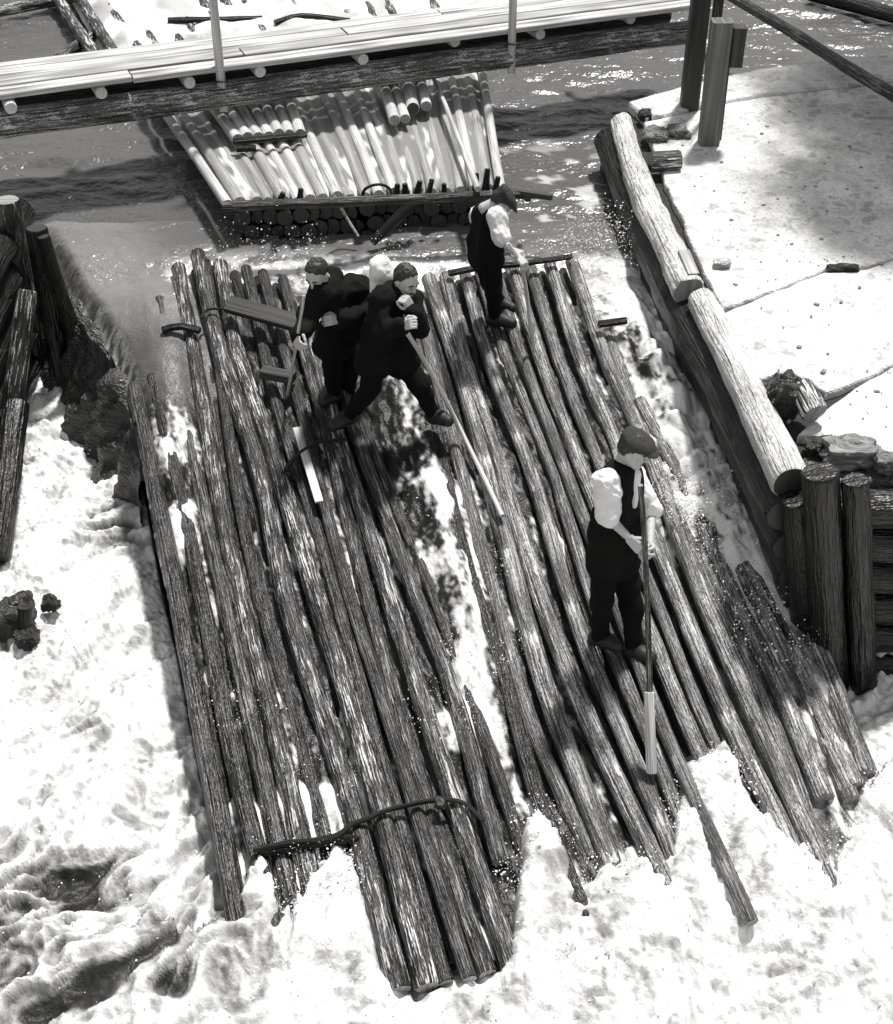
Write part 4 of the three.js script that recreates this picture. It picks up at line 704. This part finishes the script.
// J: joints in world; o: garment choices
function person(J, o, label) {
  const root = thing('person', label, 'person', o.foot);
  const k = o.scale ?? 1, B1 = (a, b, ra, rb) => bone(J[a], J[b], ra * k, rb * k);
  const armS = ['L', 'R'], legs = [], arms = [], fore = [], upper = [];
  for (const s of armS) { legs.push(B1('hip' + s, 'knee' + s, 0.086, 0.06), B1('knee' + s, 'ank' + s, 0.058, 0.042)); upper.push(B1('sh' + s, 'el' + s, 0.056, 0.045)); fore.push(B1('el' + s, 'wr' + s, 0.043, 0.03)); }
  const mid = (a, b, t = 0.5) => J[a].clone().lerp(J[b], t);
  const wL = J.hipL.clone().lerp(J.shL, 0.42).lerp(mid('hipL', 'hipR'), 0.12), wR = J.hipR.clone().lerp(J.shR, 0.42).lerp(mid('hipL', 'hipR'), 0.12);
  const back = o.back ?? V(0, 0, 0); wL.add(back); wR.add(back);
  const torso = [bone(J.hipL, wL, 0.1 * k, 0.095 * k), bone(J.hipR, wR, 0.1 * k, 0.095 * k), bone(wL, J.shL.clone().lerp(J.shR, 0.2), 0.1 * k, 0.085 * k), bone(wR, J.shR.clone().lerp(J.shL, 0.2), 0.1 * k, 0.085 * k), bone(J.shL, J.shR, 0.062 * k, 0.062 * k), bone(mid('hipL', 'hipR'), J.neck, 0.1 * k, 0.08 * k), B1('hipL', 'hipR', 0.1, 0.1)];
  const neck = [bone(J.neck, J.head.clone().lerp(J.neck, 0.4), 0.06 * k, 0.052 * k)];
  // body: one continuous skin with head and hands merged in
  const geos = [skinOf([...torso, ...neck, ...legs, ...upper, ...fore], 0.03, 0.016, -0.008)];
  const hm = basis(o.look, o.lookUp).scale(V(k, k, k).multiplyScalar(0.92)).setPosition(J.head); geos.push(HEAD.skin.clone().applyMatrix4(hm));
  for (const s of armS) { const d = V().subVectors(J['wr' + s], J['el' + s]).normalize(); const hd = (o['hand' + s] ?? d).clone().normalize(); let n = (o['palm' + s] ?? V(0, -0.3, 1)).clone(); n.addScaledVector(hd, -n.dot(hd)).normalize(); let sd = V().crossVectors(hd, n).normalize(); if (o['thumb' + s] && sd.dot(o['thumb' + s]) < 0) sd.negate(); geos.push(skinOf(handBones(J['wr' + s].clone(), hd, n, sd, o.curl ?? 0.9).map(b => ({ ...b, ra: b.ra * k, rb: b.rb * k })), 0.006, 0.005)); }
  part('body', mergeGeometries(geos), M.skin, root);
  // trousers
  part('trousers', skinOf([...legs, bone(mid('hipL', 'hipR'), mid('hipL', 'hipR').lerp(J.neck, 0.3), 0.115 * k, 0.115 * k), B1('hipL', 'hipR', 0.105, 0.105)], 0.035, 0.015, 0.014, 0.012), o.trousers ?? M.trousers, root);
  // upper garments
  const hemL = J.hipL.clone().lerp(J.kneeL, 0.22), hemR = J.hipR.clone().lerp(J.kneeR, 0.22);
  if (o.jacket) {
    part('jacket', skinOf([...torso, ...upper, ...fore.map(f => bone(f.a, f.a.clone().lerp(f.b, 0.93), f.ra, f.rb + 0.012)), bone(J.hipL, hemL, 0.11 * k, 0.12 * k), bone(J.hipR, hemR, 0.11 * k, 0.125 * k)], 0.035, 0.014, o.bulk ?? 0.026, 0.018), M.cloth, root);
  } else {
    const vest = torso.map((q, i) => i === 4 ? bone(J.shL.clone().lerp(J.shR, 0.24), J.shR.clone().lerp(J.shL, 0.24), 0.066 * k, 0.066 * k) : i === 2 || i === 3 ? bone(q.a, q.b.clone().lerp(J.neck, 0.3), q.ra, q.rb) : q);
    part('waistcoat', skinOf(vest, 0.035, 0.014, 0.017, 0.009), M.cloth, root);
    part('shirt_sleeves', skinOf([...upper.map(u => bone(u.a, u.a.clone().lerp(u.b, o.sleeve ?? 0.92), u.ra + 0.018, u.rb + 0.016)), ...upper.map(u => { const t = o.sleeve ?? 0.92, e = u.a.clone().lerp(u.b, t), f = u.a.clone().lerp(u.b, t - 0.1); return bone(f, e, u.rb + 0.022, u.rb + 0.02); }), ...(o.extraShirt ?? [])], 0.012, 0.009, 0.014, 0.015), M.shirt, root);
  }
  // shirt front and collar
  const f3 = o.look.clone(); f3.y = 0; f3.normalize(); if (o.chest) f3.copy(o.chest).normalize();
  const cb = J.neck.clone().addScaledVector(f3, 0.07 * k), ce = J.neck.clone().lerp(mid('hipL', 'hipR'), 0.3).addScaledVector(f3, (o.vest ?? 0.118) * k);
  part('shirt_front', skinOf([bone(cb, ce, 0.045 * k, 0.018 * k), bone(J.neck, J.neck.clone().lerp(J.head, 0.3), 0.068 * k, 0.06 * k)], 0.02, 0.009, 0), M.shirt, root);
  for (const s of armS) { const a = J['ank' + s], t = J['toe' + s], sole = Math.min(a.y, t.y); part('shoe', skinOf([bone(a.clone().add(V(0, -0.005, 0)), a.clone().lerp(t, 0.55).setY(lerp(a.y, t.y, 0.7)), 0.056 * k, 0.047 * k), bone(a.clone().lerp(t, 0.5).setY(lerp(a.y, t.y, 0.7)), t, 0.045 * k, 0.038 * k), bone(a.clone().add(V(0, -0.02, 0)), a.clone().add(V(0, -0.03, 0)).addScaledVector(V().subVectors(a, t).setY(0).normalize(), 0.04), 0.046 * k, 0.042 * k)], 0.02, 0.009, 0.006), M.shoe, root); }
  part('hair', HEAD.hair.clone().applyMatrix4(hm), M.hair, root);
  const fg = []; for (const q of [-1, 1]) { fg.push(closedTube([V(q * 0.016, 0.03, 0.094), V(q * 0.032, 0.034, 0.092), V(q * 0.05, 0.026, 0.078)], 0.005, 6, 6)); const ey = new THREE.SphereGeometry(0.0065, 8, 6); ey.translate(q * 0.032, 0.0, 0.085); fg.push(ey); }
  if (o.moustache !== false) fg.push(closedTube([V(-0.028, -0.056, 0.082), V(-0.012, -0.047, 0.098), V(0, -0.046, 0.1), V(0.012, -0.047, 0.098), V(0.028, -0.056, 0.082)], 0.0075, 10, 6));
  part('brows_and_moustache', mergeGeometries(fg).applyMatrix4(hm), M.hair, root);
  if (o.cap) part('cap', HEAD.cap.clone().applyMatrix4(hm), M.cap, root);
  return root;
}
const joints = (h0, d) => Object.fromEntries(Object.entries(d).map(([n, [x, y, f]]) => [n, vp(x, y, h0 - (f ?? 0))]));
const report = (n, J) => { const D = (a, b) => J[a].distanceTo(J[b]).toFixed(2); console.log(n, 'thigh', D('hipL', 'kneeL'), D('hipR', 'kneeR'), 'shin', D('kneeL', 'ankL'), D('kneeR', 'ankR'), 'uarm', D('shL', 'elL'), D('shR', 'elR'), 'farm', D('elL', 'wrL'), D('elR', 'wrR'), 'sh', D('shL', 'shR'), 'hip', D('hipL', 'hipR'), 'spine', J.neck.distanceTo(J.hipL).toFixed(2), 'head', D('head', 'neck'), 'height', (J.head.y + 0.12 - Math.min(J.ankL.y, J.ankR.y) + 0.07).toFixed(2)); };

// man with the cap (right raft)
{
  const h0 = -rp(612, 640).z;
  const J = joints(h0, { head: [634, 450, 0.03], neck: [624, 470, 0.0], shR: [607, 482, 0.15], shL: [634, 478, -0.15], elR: [608, 517, 0.22], elL: [651, 512, -0.06], wrR: [630, 539, 0.3], wrL: [650, 546, 0.2], hipR: [605, 562, 0.08], hipL: [621, 560, -0.08], kneeR: [602, 600, 0.16], kneeL: [632, 606, 0.0], ankR: [600, 636, 0.02], ankL: [634, 650, 0.08], toeR: [616, 646, 0.12], toeL: [650, 658, 0.18] });
  report('cap', J);
  person(J, { foot: V(J.ankR.x, J.ankR.y - 0.08, J.ankR.z), look: V(0.8, -0.3, 0.4), chest: V(0.75, -0.1, 0.6), cap: true, curl: 1.0, vest: 0.1, palmR: V(0.4, -0.2, -1), palmL: V(-0.4, 0, 1), thumbR: V(0, 1, 0), thumbL: V(0, 1, 0) }, 'man in a dark flat cap and waistcoat with rolled white sleeves leaning on a pole');
  const t = vp(641, 486, h0 - 0.34), hnd = vp(645, 545, h0 - 0.34), bt = rp(652, 778, 0.0), mid1 = hnd.clone().lerp(bt, 0.62);
  const pl = thing('pike_pole', 'upright pole with a white lower end held by the man in the cap', 'pole', bt);
  part('shaft', logGeo([t, hnd, mid1], 0.017, 0.019, { nr: 10, knob: 0.05 }), [M.bark[1], M.cut], pl);
  part('pale_end', logGeo([mid1, bt.clone().lerp(mid1, 0.06)], 0.031, 0.034, { nr: 12, knob: 0.03 }), [M.whitePeel, M.whitePeel], pl);
  part('iron_tip', logGeo([bt.clone().lerp(mid1, 0.06), bt.clone().lerp(mid1, -0.08)], 0.026, 0.008, { nr: 8 }), [M.iron, M.iron], pl);
}
// striding man
{
  const h0 = -rp(385, 425).z;
  const J = joints(h0, { head: [406, 280, 0.05], neck: [397, 294, 0.0], shR: [381, 299, 0.13], shL: [411, 302, -0.1], elR: [382, 332, 0.25], elL: [419, 328, 0.12], wrR: [402, 326, 0.36], wrL: [412, 309, 0.2], hipR: [376, 352, 0.06], hipL: [396, 352, -0.06], kneeR: [371, 388, 0.22], kneeL: [420, 386, 0.08], ankR: [348, 416, 0.02], ankL: [434, 415, 0.05], toeR: [333, 426, 0.12], toeL: [448, 421, 0.16] });
  report('stride', J);
  person(J, { foot: V(lerp(J.ankR.x, J.ankL.x, .5), J.ankR.y - 0.08, J.ankR.z), look: V(0.7, -0.45, 0.7), chest: V(0.75, -0.1, 0.65), jacket: true, palmR: V(1, 0, -0.3), palmL: V(-0.7, -0.2, -0.7), handL: V(-0.45, 0.85, 0.1), curl: 1.35, thumbR: V(0, 1, 0), thumbL: V(-0.5, 0, 0.5) }, 'bareheaded man in a dark suit striding across the gap between the rafts');
  const a = vp(400, 322, h0 - 0.38), b = rp(460, 430, 0.04), c = rp(502, 516, 0.03);
  pole('pike_pole', [a, vp(424, 360, h0 - 0.2), b, c], 0.016, 0.02, M.whitePeel, 'long white pole trailing from the striding man down onto the logs');
}
// bent man
{
  const h0 = -rp(340, 398).z + 0.1;
  const J = joints(h0, { head: [317, 274, 0.32], neck: [331, 283, 0.16], shR: [321, 293, 0.34], shL: [359, 290, 0.0], elR: [308, 318, 0.42], elL: [372, 315, 0.1], wrR: [300, 334, 0.6], wrL: [339, 319, 0.36], hipR: [334, 338, 0.02], hipL: [352, 336, -0.16], kneeR: [332, 366, 0.16], kneeL: [350, 364, 0.02], ankR: [334, 396, 0.02], ankL: [348, 394, -0.14], toeR: [324, 402, 0.16], toeL: [338, 400, 0.02] });
  report('bent', J);
  person(J, { foot: V(J.ankR.x, J.ankR.y - 0.08, J.ankR.z), look: V(-0.4, -0.6, 0.85), chest: V(-0.25, -0.4, 0.9), jacket: true, bulk: 0.034, palmR: V(0.5, 0, -1), palmL: V(0, -0.6, -1), thumbR: V(0, 1, 0), thumbL: V(0, 1, 0), back: V(0.09, 0.03, -0.06) }, 'man in a dark jacket bent forward over a thin stick on the left raft');
  pole('walking_stick', [vp(304, 296, h0 - 0.62), vp(298, 334, h0 - 0.66), rp(288, 394, 0.02)], 0.012, 0.012, M.peeled, 'thin pale stick held by the bent man in the jacket', 'stick');
}
// man at the top of the right raft
{
  const h0 = -rp(495, 324).z + 0.05;
  const J = joints(h0, { head: [501, 202, 0.12], neck: [490, 211, 0.06], shR: [497, 216, 0.2], shL: [479, 215, -0.12], elR: [502, 240, 0.3], elL: [484, 240, 0.0], wrR: [517, 256, 0.42], wrL: [512, 250, 0.2], hipR: [489, 258, 0.06], hipL: [482, 256, -0.1], kneeR: [494, 289, 0.12], kneeL: [490, 282, -0.1], ankR: [495, 318, 0.02], ankL: [499, 302, -0.2], toeR: [512, 323, 0.1], toeL: [512, 308, -0.1] });
  report('upper', J);
  person(J, { foot: V(J.ankR.x, J.ankR.y - 0.08, J.ankR.z), look: V(0.7, -0.9, 0.0), chest: V(0.9, -0.3, 0.1), cap: true, scale: 0.93, sleeve: 0.85, palmR: V(0, -1, 0), palmL: V(0, -1, 0), thumbR: V(0, 0, -1), thumbL: V(0, 0, 1) }, 'man with white sleeves and dark trousers stooping at the top of the right raft');
  pole('pike_pole', [vp(508, 244, h0 - 0.42), vp(519, 262, h0 - 0.45), rp(534, 350, 0.02)], 0.014, 0.016, M.whitePeel, 'short white pole under the hands of the stooping man at the top');
}
// pale bundle behind the striding man
{ const h0 = -rp(385, 425).z + 0.12, p = vp(381, 268, h0), q = vp(374, 290, h0 - 0.05); single('cloth_bundle', skinOf([bone(p, vp(387, 276, h0), 0.085, 0.08), bone(p, q, 0.06, 0.04)], 0.04, 0.01, 0, 0.014), M.shirt, 'rounded white cloth bundle behind the shoulder of the striding man', 'bundle'); }

renderer.render(scene, camera);
